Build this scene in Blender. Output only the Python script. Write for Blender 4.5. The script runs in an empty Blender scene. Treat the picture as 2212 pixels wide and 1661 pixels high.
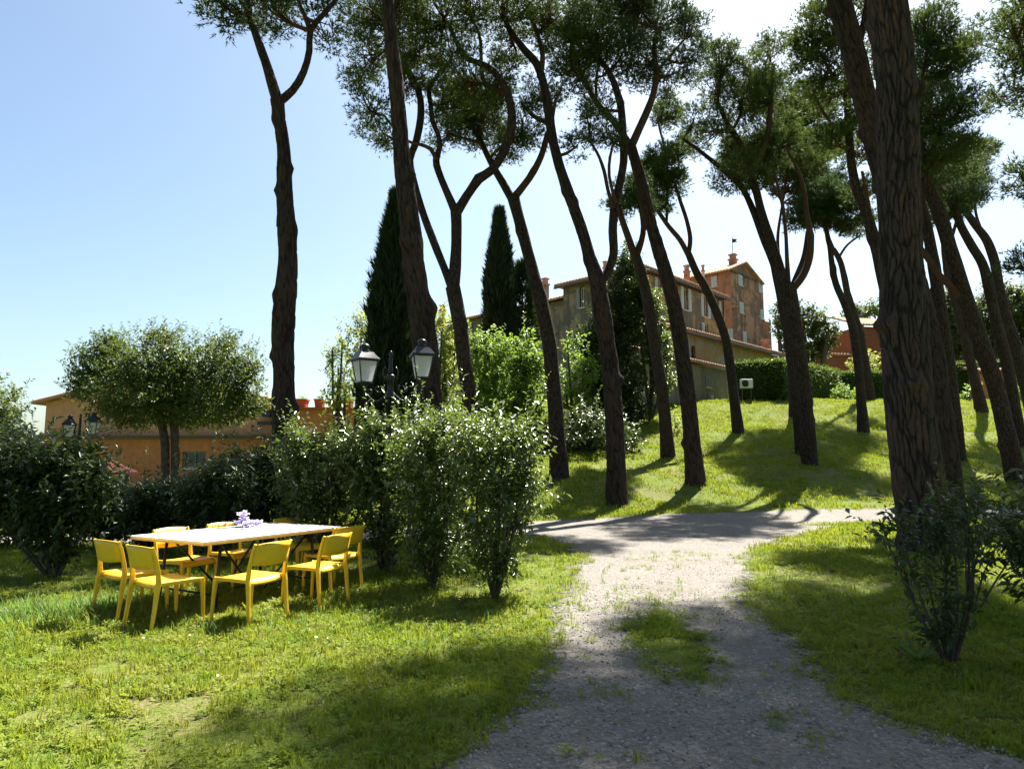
import bpy, math, random
import numpy as np
from mathutils import Vector, Matrix

rng = np.random.default_rng(11)
random.seed(5)
R = math.radians
SC = bpy.context.scene
COL = SC.collection

# ------------------------------------------------------------------ camera, sky, sun, exposure
EYE = 1.5
FPX = 1500.0                      # focal length in units of a 2212-pixel-wide frame
PITCH = math.atan((1000 - 830.5) / FPX)
cam_d = bpy.data.cameras.new('camera')
cam_d.sensor_width = 36.0
cam_d.lens = 36.0 * FPX / 2212.0
cam_d.clip_end = 3000
cam_d.clip_start = 0.05
cam = bpy.data.objects.new('camera', cam_d)
COL.objects.link(cam)
cam.location = (0, 0, EYE)
cam.rotation_euler = (math.pi / 2 + PITCH, 0, 0)
SC.camera = cam

SUN_AZ = R(26)                    # degrees to the right of the view axis (+Y)
SUN_EL = R(55)
world = bpy.data.worlds.new('World')
SC.world = world
world.use_nodes = True
wn = world.node_tree.nodes
wl = world.node_tree.links
wn.clear()
sky = wn.new('ShaderNodeTexSky')
sky.sky_type = 'NISHITA'
sky.sun_disc = False
sky.sun_elevation = SUN_EL
sky.sun_rotation = SUN_AZ
sky.altitude = 50
sky.air_density = 1.0
sky.dust_density = 1.8
sky.ozone_density = 0.3
bg = wn.new('ShaderNodeBackground')
bg.inputs['Strength'].default_value = 0.05
wo = wn.new('ShaderNodeOutputWorld')
wb = wn.new('ShaderNodeMix'); wb.data_type = 'RGBA'; wb.blend_type = 'MULTIPLY'; wb.inputs[0].default_value = 1.0
wb.inputs[7].default_value = (.95, 1.035, 1.04, 1)
wl.new(sky.outputs[0], wb.inputs[6])
wl.new(wb.outputs[2], bg.inputs[0])
wl.new(bg.outputs[0], wo.inputs[0])

sun_d = bpy.data.lights.new('sun', 'SUN')
sun_d.energy = 5.0
sun_d.angle = R(0.55)
sun_d.color = (1.0, 0.94, 0.84)
sun = bpy.data.objects.new('sun', sun_d)
COL.objects.link(sun)
sdir = Vector((math.sin(SUN_AZ) * math.cos(SUN_EL), math.cos(SUN_AZ) * math.cos(SUN_EL), math.sin(SUN_EL)))
sun.rotation_euler = sdir.to_track_quat('Z', 'Y').to_euler()
sun.location = sdir * 60

SC.view_settings.view_transform = 'Standard'
SC.view_settings.look = 'None'
SC.view_settings.gamma = 1.0
SC.view_settings.use_curve_mapping = False
SC.view_settings.exposure = 1.95
SC.cycles.max_bounces = 6
SC.cycles.diffuse_bounces = 3
SC.cycles.transparent_max_bounces = 8

# ------------------------------------------------------------------ helpers: space
CP, SP = math.cos(PITCH), math.sin(PITCH)


def ray(px, py):
    dx = (px - 1106) / FPX
    dy = -(py - 830.5) / FPX
    return np.array((dx, CP - dy * SP, SP + dy * CP))


def at(px, py, Y):
    """a point of the place that stands Y metres in front of the viewpoint"""
    d = ray(px, py)
    return np.array((0, 0, EYE)) + d * (Y / d[1])


def on_plane(px, py, z):
    d = ray(px, py)
    return np.array((0, 0, EYE)) + d * ((z - EYE) / d[2])


_hy = np.array([-50, 17.5, 19, 21, 23, 25, 28, 31, 34, 38, 41, 46, 60, 900.])
_hz = np.array([0, 0, .05, .25, .8, 1.35, 1.85, 2.65, 3.35, 4.7, 5.2, 5.4, 5.6, 5.8])


def sstep(a, b, x):
    t = np.clip((x - a) / (b - a), 0, 1)
    return t * t * (3 - 2 * t)


def vnoise(x, y, seed=0):
    """smooth value noise on numpy arrays"""
    x = np.asarray(x, float); y = np.asarray(y, float)
    xi = np.floor(x).astype(np.int64); yi = np.floor(y).astype(np.int64)
    fx = x - xi; fy = y - yi
    fx = fx * fx * (3 - 2 * fx); fy = fy * fy * (3 - 2 * fy)

    def h(a, b):
        n = (a * 374761393 + b * 668265263 + seed * 144665) & 0x7fffffff
        n = ((n ^ (n >> 13)) * 1274126177) & 0x7fffffff
        n = n ^ (n >> 16)
        return (n & 0xffff) / 65535.0
    return (h(xi, yi) * (1 - fx) * (1 - fy) + h(xi + 1, yi) * fx * (1 - fy)
            + h(xi, yi + 1) * (1 - fx) * fy + h(xi + 1, yi + 1) * fx * fy)


def fbm(x, y, seed=0, o=3):
    v = 0; a = .5; s = 0
    for i in range(o):
        v = v + a * vnoise(x * 2 ** i, y * 2 ** i, seed + i); s += a; a *= .5
    return v / s


def ground_z(x, y):
    x = np.asarray(x, float); y = np.asarray(y, float)
    k = sstep(-9, .8, x)
    yy = y + 1.2 * (vnoise(x * .12 + 3, y * .12, 4) - .5) * sstep(20, 24, y)
    h = 0
    for d in (-1.2, -.6, 0, .6, 1.2):
        h = h + np.interp(yy + d, _hy, _hz) / 5
    h = h * k
    h = h + .22 * (vnoise(x * .35, y * .35, 2) - .5) * sstep(20, 26, y) * k * (1 - sstep(40, 44, y))
    h = h + .035 * (vnoise(x * .8, y * .8, 9) - .5)
    return h


def hit(px, py):
    """where the line through this picture point meets the ground"""
    d = ray(px, py)
    o = np.array((0, 0, EYE))
    for Y in np.arange(2.5, 90, .05):
        p = o + d * (Y / d[1])
        if p[2] <= ground_z(p[0], p[1]):
            return p
    return o + d * (60 / d[1])


# ------------------------------------------------------------------ helpers: objects
def put(o, parent=None, loc=None):
    COL.objects.link(o)
    if parent is not None:
        o.parent = parent
    if loc is not None:
        o.location = loc
    return o


def tag(o, label=None, cat=None, group=None, kind=None):
    if label: o['label'] = label
    if cat: o['category'] = cat
    if group: o['group'] = group
    if kind: o['kind'] = kind
    return o


def thing(name, label, cat, loc=(0, 0, 0), rz=0, group=None):
    o = bpy.data.objects.new(name, None)
    o.empty_display_size = .2
    put(o)
    o.location = loc
    o.rotation_euler = (0, 0, rz)
    return tag(o, label, cat, group)


def arr_mesh(name, V, F, mat, var=None, smooth=False):
    """mesh from vertex array and an (n,k) face array"""
    V = np.asarray(V, np.float32); F = np.asarray(F, np.int32)
    me = bpy.data.meshes.new(name)
    me.vertices.add(len(V)); me.vertices.foreach_set('co', V.ravel())
    k = F.shape[1]
    me.loops.add(F.size); me.loops.foreach_set('vertex_index', F.ravel())
    me.polygons.add(len(F))
    me.polygons.foreach_set('loop_start', np.arange(0, F.size, k, dtype=np.int32))
    me.polygons.foreach_set('loop_total', np.full(len(F), k, np.int32))
    if smooth:
        me.polygons.foreach_set('use_smooth', np.ones(len(F), bool))
    if var is not None:
        a = me.attributes.new('var', 'FLOAT', 'POINT')
        a.data.foreach_set('value', np.asarray(var, np.float32))
    me.update(calc_edges=True)
    me.validate()
    if mat: me.materials.append(mat)
    return me


class MB:
    """collects shapes that become ONE mesh"""

    def __init__(self):
        self.v = []; self.f = []; self.n = 0; self.sm = []

    def add(self, V, F, smooth=False):
        V = [tuple(map(float, p)) for p in V]
        self.v += V
        self.f += [tuple(i + self.n for i in f) for f in F]
        self.sm += [smooth] * len(F)
        self.n += len(V)
        return self

    def box(self, c, s, M=None, taper=1.0):
        x, y, z = [k / 2 for k in s]
        P = []
        for sz in (-1, 1):
            t = taper if sz > 0 else 1
            for sx, sy in ((-1, -1), (1, -1), (1, 1), (-1, 1)):
                P.append(Vector((sx * x * t, sy * y * t, sz * z)))
        if M is not None: P = [M @ p for p in P]
        P = [p + Vector(c) for p in P]
        return self.add(P, [(3, 2, 1, 0), (4, 5, 6, 7), (0, 1, 5, 4), (1, 2, 6, 5), (2, 3, 7, 6), (3, 0, 4, 7)])

    def bar(self, a, b, w, h=None, up=(0, 0, 1)):
        """a straight bar of rectangular section from a to b"""
        a = Vector(a); b = Vector(b); h = h or w
        d = (b - a); L = d.length; d.normalize()
        u = Vector(up)
        if abs(u.dot(d)) > .98: u = Vector((0, 1, 0))
        s = d.cross(u).normalized(); t = s.cross(d).normalized()
        M = Matrix((s, t, d)).transposed()
        return self.box((a + b) / 2, (w, h, L), M)

    def tube(self, P, r, n=10, cap=True, smooth=True):
        P = [Vector(p) for p in P]
        if not hasattr(r, '__len__'): r = [r] * len(P)
        V = []; F = []
        ref = Vector((.13, .97, .21))
        for i, p in enumerate(P):
            d = (P[min(i + 1, len(P) - 1)] - P[max(i - 1, 0)]).normalized()
            if abs(d.dot(ref)) > .97: ref = Vector((1, 0, 0))
            s = d.cross(ref).normalized(); t = s.cross(d)
            ref = -t if False else ref
            for k in range(n):
                a = 2 * math.pi * k / n
                V.append(p + (s * math.cos(a) + t * math.sin(a)) * r[i])
        for i in range(len(P) - 1):
            for k in range(n):
                a, b = i * n + k, i * n + (k + 1) % n
                F.append((a, a + n, b + n, b))
        if cap:
            F.append(tuple(range(n))); F.append(tuple(reversed(range((len(P) - 1) * n, len(P) * n))))
        return self.add(V, F, smooth)

    def lathe(self, prof, c=(0, 0, 0), n=16, rot=0, smooth=True):
        V = []; F = []
        for r, z in prof:
            for k in range(n):
                a = rot + 2 * math.pi * k / n
                V.append((c[0] + r * math.cos(a), c[1] + r * math.sin(a), c[2] + z))
        m = len(prof)
        for i in range(m - 1):
            for k in range(n):
                a, b = i * n + k, i * n + (k + 1) % n
                F.append((a, b, b + n, a + n))
        F.append(tuple(reversed(range(n)))); F.append(tuple(range((m - 1) * n, m * n)))
        return self.add(V, F, smooth)

    def mesh(self, name, mat):
        me = bpy.data.meshes.new(name)
        me.from_pydata(self.v, [], self.f)
        me.polygons.foreach_set('use_smooth', np.array(self.sm, bool))
        me.update()
        if mat: me.materials.append(mat)
        return me

    def build(self, name, mat, parent=None, bevel=0):
        o = bpy.data.objects.new(name, self.mesh(name, mat))
        put(o, parent)
        if bevel:
            b = o.modifiers.new('bevel', 'BEVEL'); b.width = bevel; b.segments = 2
            b.limit_method = 'ANGLE'; b.angle_limit = R(40)
        return o


# ------------------------------------------------------------------ materials
def new_mat(name):
    m = bpy.data.materials.new(name)
    m.use_nodes = True
    nt = m.node_tree
    nt.nodes.clear()
    out = nt.nodes.new('ShaderNodeOutputMaterial')
    return m, nt, out


def N(nt, t, **kw):
    n = nt.nodes.new(t)
    for k, v in kw.items():
        if k in n.inputs.keys():
            n.inputs[k].default_value = v
        else:
            setattr(n, k, v)
    return n


def ramp(nt, fac, stops):
    r = nt.nodes.new('ShaderNodeValToRGB')
    el = r.color_ramp.elements
    while len(el) < len(stops): el.new(.5)
    for e, (p, c) in zip(el, stops):
        e.position = p
        e.color = (*c, 1) if len(c) == 3 else c
    nt.links.new(fac, r.inputs[0])
    return r.outputs[0]


def noise_of(nt, vec, scale, detail=4, rough=.55, dist=0):
    n = N(nt, 'ShaderNodeTexNoise', Scale=scale, Detail=detail, Roughness=rough, Distortion=dist)
    if vec is not None: nt.links.new(vec, n.inputs['Vector'])
    return n.outputs['Fac']


def mixc(nt, fac, a, b, mode='MIX'):
    m = nt.nodes.new('ShaderNodeMix'); m.data_type = 'RGBA'; m.blend_type = mode
    for s, v in ((m.inputs[0], fac), (m.inputs[6], a), (m.inputs[7], b)):
        if isinstance(v, bpy.types.NodeSocket): nt.links.new(v, s)
        elif isinstance(v, (tuple, list)): s.default_value = (*v, 1) if len(v) == 3 else v
        else: s.default_value = v
    return m.outputs[2]


def scaled(nt, coord, s):
    m = nt.nodes.new('ShaderNodeMapping'); m.inputs['Scale'].default_value = s
    nt.links.new(coord, m.inputs[0])
    return m.outputs[0]


def bump(nt, h, strength, dist, prev=None):
    b = N(nt, 'ShaderNodeBump', Strength=strength, Distance=dist)
    nt.links.new(h, b.inputs['Height'])
    if prev is not None: nt.links.new(prev, b.inputs['Normal'])
    return b.outputs[0]


def pbr(nt, out, col, rough=.8, normal=None, spec=.3, metal=0):
    p = nt.nodes.new('ShaderNodeBsdfPrincipled')
    for s, v in (('Base Color', col), ('Roughness', rough), ('Metallic', metal), ('Specular IOR Level', spec)):
        if isinstance(v, bpy.types.NodeSocket): nt.links.new(v, p.inputs[s])
        elif isinstance(v, (tuple, list)): p.inputs[s].default_value = (*v, 1)
        else: p.inputs[s].default_value = v
    if normal is not None: nt.links.new(normal, p.inputs['Normal'])
    if out is not None: nt.links.new(p.outputs[0], out.inputs[0])
    return p


def leaf_mat(name, c0, c1, transl=.35, tcol=None, rough=.45, spec=.4):
    m, nt, out = new_mat(name)
    a = N(nt, 'ShaderNodeAttribute', attribute_name='var')
    c = ramp(nt, a.outputs['Fac'], [(0, c0), (1, c1)])
    p = pbr(nt, None, c, rough, spec=spec)
    t = nt.nodes.new('ShaderNodeBsdfTranslucent')
    tc = tcol or tuple(min(1, k * 1.6) for k in c1)
    t.inputs[0].default_value = (*tc, 1)
    mx = N(nt, 'ShaderNodeMixShader'); mx.inputs[0].default_value = transl
    nt.links.new(p.outputs[0], mx.inputs[1]); nt.links.new(t.outputs[0], mx.inputs[2])
    nt.links.new(mx.outputs[0], out.inputs[0])
    return m


def plain(name, col, rough=.6, spec=.4, metal=0, nscale=0, namt=.2, bmp=0):
    m, nt, out = new_mat(name)
    tc = nt.nodes.new('ShaderNodeTexCoord')
    c = col; nrm = None
    if nscale:
        f = noise_of(nt, tc.outputs['Object'], nscale, 5)
        c = ramp(nt, f, [(.3, tuple(k * (1 - namt) for k in col)), (.7, tuple(min(1, k * (1 + namt)) for k in col))])
        if bmp: nrm = bump(nt, f, bmp, .01)
    pbr(nt, out, c, rough, nrm, spec, metal)
    return m


def bark_mat(name, scale, plate, fissure, tint, bstr=.9, bdist=.03, sharp=.22, rough_mix=.5):
    m, nt, out = new_mat(name)
    tc = nt.nodes.new('ShaderNodeTexCoord')
    co = tc.outputs['Object']
    wob = N(nt, 'ShaderNodeTexNoise', Scale=6.0 * scale, Detail=3.0)
    nt.links.new(co, wob.inputs['Vector'])
    v1 = scaled(nt, co, (scale * 15, scale * 15, scale * 4.2))
    wv = N(nt, 'ShaderNodeVectorMath', operation='MULTIPLY_ADD')
    nt.links.new(wob.outputs['Color'], wv.inputs[0]); wv.inputs[1].default_value = (1.7, 1.7, 1.7)
    nt.links.new(v1, wv.inputs[2])
    vo = N(nt, 'ShaderNodeTexVoronoi', feature='DISTANCE_TO_EDGE', Scale=1.0, Randomness=1.0)
    nt.links.new(wv.outputs[0], vo.inputs['Vector'])
    vc = N(nt, 'ShaderNodeTexVoronoi', feature='F1', Scale=1.0)
    nt.links.new(wv.outputs[0], vc.inputs['Vector'])
    fine = noise_of(nt, scaled(nt, co, (scale * 34, scale * 34, scale * 10)), 1, 6, .65)
    big = noise_of(nt, co, 1.3 * scale, 4, .6)
    hgt = ramp(nt, vo.outputs['Distance'], [(.0, (0, 0, 0)), (sharp, (1, 1, 1))])
    sep = N(nt, 'ShaderNodeSeparateColor'); nt.links.new(vc.outputs['Color'], sep.inputs[0])
    pc = mixc(nt, sep.outputs[0], plate, tint)
    pc = mixc(nt, ramp(nt, fine, [(.35, (0, 0, 0)), (.65, (.9, .9, .9))]), pc, tuple(k * .45 for k in plate))
    pc = mixc(nt, ramp(nt, big, [(.4, (0, 0, 0)), (.65, (.7, .7, .7))]), pc, tuple(k * 1.25 for k in (plate[0] * .82, plate[1] * 1.0, plate[2] * 1.15)))
    c = mixc(nt, hgt, fissure, pc)
    hh = mixc(nt, rough_mix, hgt, fine)
    b1 = bump(nt, hh, bstr, bdist)
    pbr(nt, out, c, .92, b1, .12)
    return m


def plate_bark(name, dark, grey, red):
    m, nt, out = new_mat(name)
    tc = nt.nodes.new('ShaderNodeTexCoord'); co = tc.outputs['Object']
    at_ = N(nt, 'ShaderNodeAttribute', attribute_name='var')
    fine = noise_of(nt, scaled(nt, co, (26, 26, 8)), 1, 6, .65)
    flake = noise_of(nt, scaled(nt, co, (60, 60, 30)), 1, 4, .6)
    c = ramp(nt, at_.outputs['Fac'], [(.0, dark), (.16, dark), (.34, grey), (.62, tuple((a + b) / 2 for a, b in zip(grey, red))), (.95, red)])
    c = mixc(nt, ramp(nt, fine, [(.35, (0, 0, 0)), (.7, (.85, .85, .85))]), c, tuple(k * .4 for k in grey))
    c = mixc(nt, ramp(nt, flake, [(.55, (0, 0, 0)), (.75, (.5, .5, .5))]), c, tuple(k * 1.5 for k in grey))
    b1 = bump(nt, fine, .9, .015); b2 = bump(nt, flake, .5, .006, b1)
    pbr(nt, out, c, .92, b2, .12)
    return m


def stucco(name, base, stain, patch, scale=.35, pamt=.55, streak=.35):
    m, nt, out = new_mat(name)
    tc = nt.nodes.new('ShaderNodeTexCoord'); co = tc.outputs['Object']
    big = noise_of(nt, co, scale, 7, .68, .6)
    c = mixc(nt, ramp(nt, big, [(pamt - .04, (0, 0, 0)), (pamt + .03, (1, 1, 1))]), base, patch)
    pl = noise_of(nt, scaled(nt, co, (1, 1, 1.3)), scale * 2.3, 6, .7, .8)          # lost plaster, dark
    c = mixc(nt, ramp(nt, pl, [(.60, (0, 0, 0)), (.64, (.85, .85, .85))]), c, stain)
    pp = noise_of(nt, scaled(nt, co, (1.2, 1.2, .9)), scale * 1.7 + .13, 6, .7, .5)  # pale repairs
    c = mixc(nt, ramp(nt, pp, [(.62, (0, 0, 0)), (.66, (.7, .7, .7))]), c, tuple(min(.6, k * 1.2 + .05) for k in patch))
    st = noise_of(nt, scaled(nt, co, (2.2, 2.2, .14)), 1.0, 6, .65)                  # run-off streaks
    c = mixc(nt, ramp(nt, st, [(.47, (0, 0, 0)), (.72, (streak * 1.8,) * 3)]), c, stain)
    fine = noise_of(nt, co, 4.0, 7, .7)
    c = mixc(nt, .55, c, ramp(nt, fine, [(.25, (.35, .35, .35)), (.75, (1.0, 1.0, 1.0))]), 'MULTIPLY')
    pbr(nt, out, c, .9, bump(nt, fine, .35, .03), .2)
    return m


M = {}
M['bark'] = bark_mat('pine_bark', 1.0, (.066, .046, .038), (.018, .013, .012), (.098, .056, .040), .9, .03, .16)
M['bark_far'] = bark_mat('pine_bark_distant', .9, (.066, .046, .038), (.026, .018, .015), (.095, .056, .040), .8, .03, .12)
M['bark_big'] = plate_bark('pine_bark_plates', (.022, .017, .016), (.066, .053, .051), (.108, .062, .047))
M['bark_mid'] = plate_bark('pine_bark_small_plates', (.018, .013, .012), (.058, .042, .037), (.092, .052, .038))
M['limb'] = bark_mat('pine_limb', 1.5, (.105, .054, .036), (.05, .029, .021), (.125, .062, .038), .5, .012, .1)
M['greybark'] = plain('grey_bark', (.085, .068, .055), .9, .2, 0, 9, .4, .5)
M['needle'] = leaf_mat('pine_needles', (.024, .048, .014), (.072, .100, .028), .24, (.15, .21, .04), .6, .12)
M['needle_cool'] = leaf_mat('pine_needles_cool', (.020, .044, .018), (.055, .088, .032), .20, (.12, .19, .055), .6, .12)
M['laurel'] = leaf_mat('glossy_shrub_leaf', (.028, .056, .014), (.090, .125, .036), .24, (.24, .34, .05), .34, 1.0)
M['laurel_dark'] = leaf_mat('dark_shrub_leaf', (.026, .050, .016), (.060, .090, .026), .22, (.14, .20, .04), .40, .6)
M['oak'] = leaf_mat('oak_leaf', (.024, .048, .012), (.078, .115, .028), .24, (.18, .25, .04), .5, .35)
M['fresh'] = leaf_mat('fresh_green_leaf', (.045, .100, .014), (.125, .205, .034), .36, (.30, .46, .06), .5, .35)
M['lime'] = leaf_mat('yellow_green_leaf', (.085, .130, .022), (.18, .225, .045), .42, (.42, .48, .08), .5, .35)
M['cypress'] = leaf_mat('cypress_scale', (.010, .022, .011), (.026, .042, .018), .06, (.07, .11, .03), .6, .25)
M['conifer'] = leaf_mat('dark_conifer', (.016, .034, .013), (.048, .075, .022), .15, (.12, .17, .04), .5, .3)
M['hedge'] = leaf_mat('hedge_leaf', (.035, .075, .012), (.090, .145, .026), .18, (.25, .36, .05), .5, .3)
M['farleaf'] = leaf_mat('distant_leaf', (.050, .070, .024), (.10, .125, .045), .3, (.18, .22, .06), .5, .3)
M['grass'] = leaf_mat('grass_blade', (.085, .138, .012), (.235, .235, .045), .40, (.36, .43, .045), .6, .15)
M['clover'] = leaf_mat('clover_leaf', (.085, .145, .014), (.20, .235, .04), .36, (.32, .40, .045), .6, .15)
def grass_mat(name, green, straw, lush, tcol):
    m, nt, out = new_mat(name)
    a = N(nt, 'ShaderNodeAttribute', attribute_name='var')
    geo = nt.nodes.new('ShaderNodeNewGeometry')
    p1 = noise_of(nt, geo.outputs['Position'], .5, 5, .65)
    p2 = noise_of(nt, geo.outputs['Position'], 2.6, 4, .6)
    c = mixc(nt, a.outputs['Fac'], green, tuple((x + y) / 2 for x, y in zip(green, straw)))
    c = mixc(nt, ramp(nt, p1, [(.42, (0, 0, 0)), (.64, (.85, .85, .85))]), c, straw)
    c = mixc(nt, ramp(nt, p2, [(.48, (0, 0, 0)), (.66, (.8, .8, .8))]), c, lush)
    p = pbr(nt, None, c, .6, spec=.15)
    t = nt.nodes.new('ShaderNodeBsdfTranslucent')
    tc = mixc(nt, .5, c, tcol)
    nt.links.new(tc, t.inputs[0])
    mx = N(nt, 'ShaderNodeMixShader'); mx.inputs[0].default_value = .38
    nt.links.new(p.outputs[0], mx.inputs[1]); nt.links.new(t.outputs[0], mx.inputs[2])
    nt.links.new(mx.outputs[0], out.inputs[0])
    return m


M['grass'] = grass_mat('grass_blade', (.125, .190, .010), (.29, .265, .055), (.085, .175, .010), (.46, .56, .03))
M['clover'] = grass_mat('clover_leaf', (.125, .200, .014), (.25, .26, .045), (.085, .180, .012), (.42, .55, .035))
M['weed'] = leaf_mat('weed_leaf', (.07, .15, .03), (.12, .20, .05), .4, (.24, .40, .08), .45, .4)
M['petal'] = leaf_mat('lilac_petal', (.52, .46, .80), (.72, .68, .92), .4, (.75, .70, .95), .5, .3)
M['daisy'] = plain('daisy_petal', (.80, .80, .76), .6, .3)
M['stem'] = plain('green_stem', (.10, .16, .05), .6, .3)
M['yellow'] = plain('yellow_plastic', (.79, .50, .025), .42, .45, 0, 6, .08)
M['table_top'] = plain('table_white_laminate', (.80, .79, .75), .45, .4, 0, 5, .05)
M['table_edge'] = plain('table_plywood_edge', (.62, .43, .16), .6, .3, 0, 14, .15)
M['black_metal'] = plain('black_steel', (.022, .022, .026), .42, .5, .3, 20, .2)
M['lamp_iron'] = plain('lamp_cast_iron', (.020, .023, .030), .38, .5, .4, 30, .3, .15)
M['lamp_inside'] = plain('lamp_reflector', (.55, .47, .30), .5, .4)
M['tile'] = None
M['shutter'] = plain('pale_blue_shutter', (.42, .48, .50), .6, .3, 0, 8, .12)
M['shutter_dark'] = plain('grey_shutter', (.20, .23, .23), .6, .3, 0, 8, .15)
M['stone'] = plain('pale_stone', (.52, .47, .39), .85, .2, 0, 4, .2, .3)
M['wood_brown'] = plain('brown_timber', (.10, .065, .04), .7, .3, 0, 12, .25)
M['wood_pale'] = plain('bleached_timber', (.55, .52, .46), .7, .3, 0, 12, .15)
M['white_metal'] = plain('white_enamel', (.70, .70, .68), .4, .4)
M['terracotta'] = plain('terracotta_pot', (.36, .10, .045), .8, .2, 0, 6, .2)
M['dark_tile'] = plain('dark_red_tile', (.075, .024, .019), .9, .05, 0, 7, .3)
M['gutter'] = plain('copper_gutter', (.10, .065, .05), .5, .4, .4, 6, .2)
M['ochre'] = stucco('ochre_stucco', (.42, .295, .125), (.11, .09, .065), (.19, .165, .125), .55, .52, .5)
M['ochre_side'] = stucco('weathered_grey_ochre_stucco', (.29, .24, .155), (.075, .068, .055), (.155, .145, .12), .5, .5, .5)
M['peach'] = stucco('peach_stucco', (.46, .205, .105), (.14, .09, .07), (.27, .165, .11), .6, .54, .5)
M['brownwall'] = stucco('brown_weathered_stucco', (.24, .15, .10), (.09, .068, .055), (.46, .25, .15), .6, .5, .5)
M['annex'] = stucco('yellow_annex_stucco', (.40, .285, .135), (.22, .165, .10), (.35, .26, .14), .5, .6, .3)
M['peel'] = stucco('peeling_grey_stucco', (.31, .32, .32), (.18, .16, .13), (.38, .235, .10), .30, .50, .3)
M['shedwall'] = stucco('grey_beige_render', (.29, .25, .18), (.15, .13, .10), (.25, .22, .17), .4, .55, .4)
M['salmon'] = stucco('salmon_render', (.62, .315, .185), (.44, .22, .135), (.57, .29, .175), .5, .55, .25)
M['orange'] = stucco('orange_render', (.60, .235, .095), (.38, .16, .08), (.54, .225, .11), .5, .55, .25)
M['redwall'] = stucco('red_render', (.33, .105, .055), (.20, .08, .05), (.30, .12, .065), .5, .55, .2)
M['pinkwall'] = stucco('pink_low_wall', (.52, .34, .25), (.35, .24, .18), (.48, .32, .24), .6, .55, .2)


def tile_mat():
    m, nt, out = new_mat('clay_roof_tile')
    tc = nt.nodes.new('ShaderNodeTexCoord'); co = tc.outputs['Object']
    f = noise_of(nt, co, 2.2, 5, .7)
    c = ramp(nt, f, [(.3, (.20, .105, .07)), (.55, (.38, .21, .14)), (.75, (.46, .33, .24))])
    pbr(nt, out, c, .9, bump(nt, f, .4, .03), .2)
    return m


M['tile'] = tile_mat()


def glass_mat():
    m, nt, out = new_mat('window_glass')
    pbr(nt, out, (.035, .042, .05), .08, None, .6)
    return m


def frosted():
    m, nt, out = new_mat('frosted_lantern_pane')
    p = pbr(nt, None, (.62, .66, .70), .25, None, .5)
    t = nt.nodes.new('ShaderNodeBsdfTranslucent'); t.inputs[0].default_value = (.80, .84, .88, 1)
    mx = N(nt, 'ShaderNodeMixShader'); mx.inputs[0].default_value = .6
    nt.links.new(p.outputs[0], mx.inputs[1]); nt.links.new(t.outputs[0], mx.inputs[2])
    tr = nt.nodes.new('ShaderNodeBsdfTransparent'); tr.inputs[0].default_value = (.93, .95, .97, 1)
    m2 = N(nt, 'ShaderNodeMixShader'); m2.inputs[0].default_value = .22
    nt.links.new(mx.outputs[0], m2.inputs[1]); nt.links.new(tr.outputs[0], m2.inputs[2])
    nt.links.new(m2.outputs[0], out.inputs[0])
    return m


M['glass'] = glass_mat()
M['frosted'] = frosted()


def soil_mat():
    m, nt, out = new_mat('lawn_ground')
    tc = nt.nodes.new('ShaderNodeTexCoord'); co = tc.outputs['Object']
    a = noise_of(nt, co, .55, 6, .6)
    b = noise_of(nt, co, 4.5, 6, .65)
    c = noise_of(nt, co, 38, 4, .6)
    green = ramp(nt, b, [(.3, (.070, .115, .012)), (.5, (.115, .160, .018)), (.72, (.175, .190, .036))])
    dry = ramp(nt, c, [(.3, (.12, .085, .05)), (.7, (.25, .19, .115))])
    k = nt.nodes.new('ShaderNodeMath'); k.operation = 'MULTIPLY_ADD'
    nt.links.new(b, k.inputs[0]); k.inputs[1].default_value = .6; nt.links.new(a, k.inputs[2])
    col = mixc(nt, ramp(nt, k.outputs[0], [(.80, (0, 0, 0)), (.98, (.85, .85, .85))]), green, dry)
    col = mixc(nt, .4, col, ramp(nt, c, [(.3, (.035, .055, .008)), (.7, (.17, .20, .055))]))
    n1 = bump(nt, c, .9, .03)
    n2 = bump(nt, b, .6, .06, n1)
    pbr(nt, out, col, .95, n2, .1)
    return m


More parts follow.
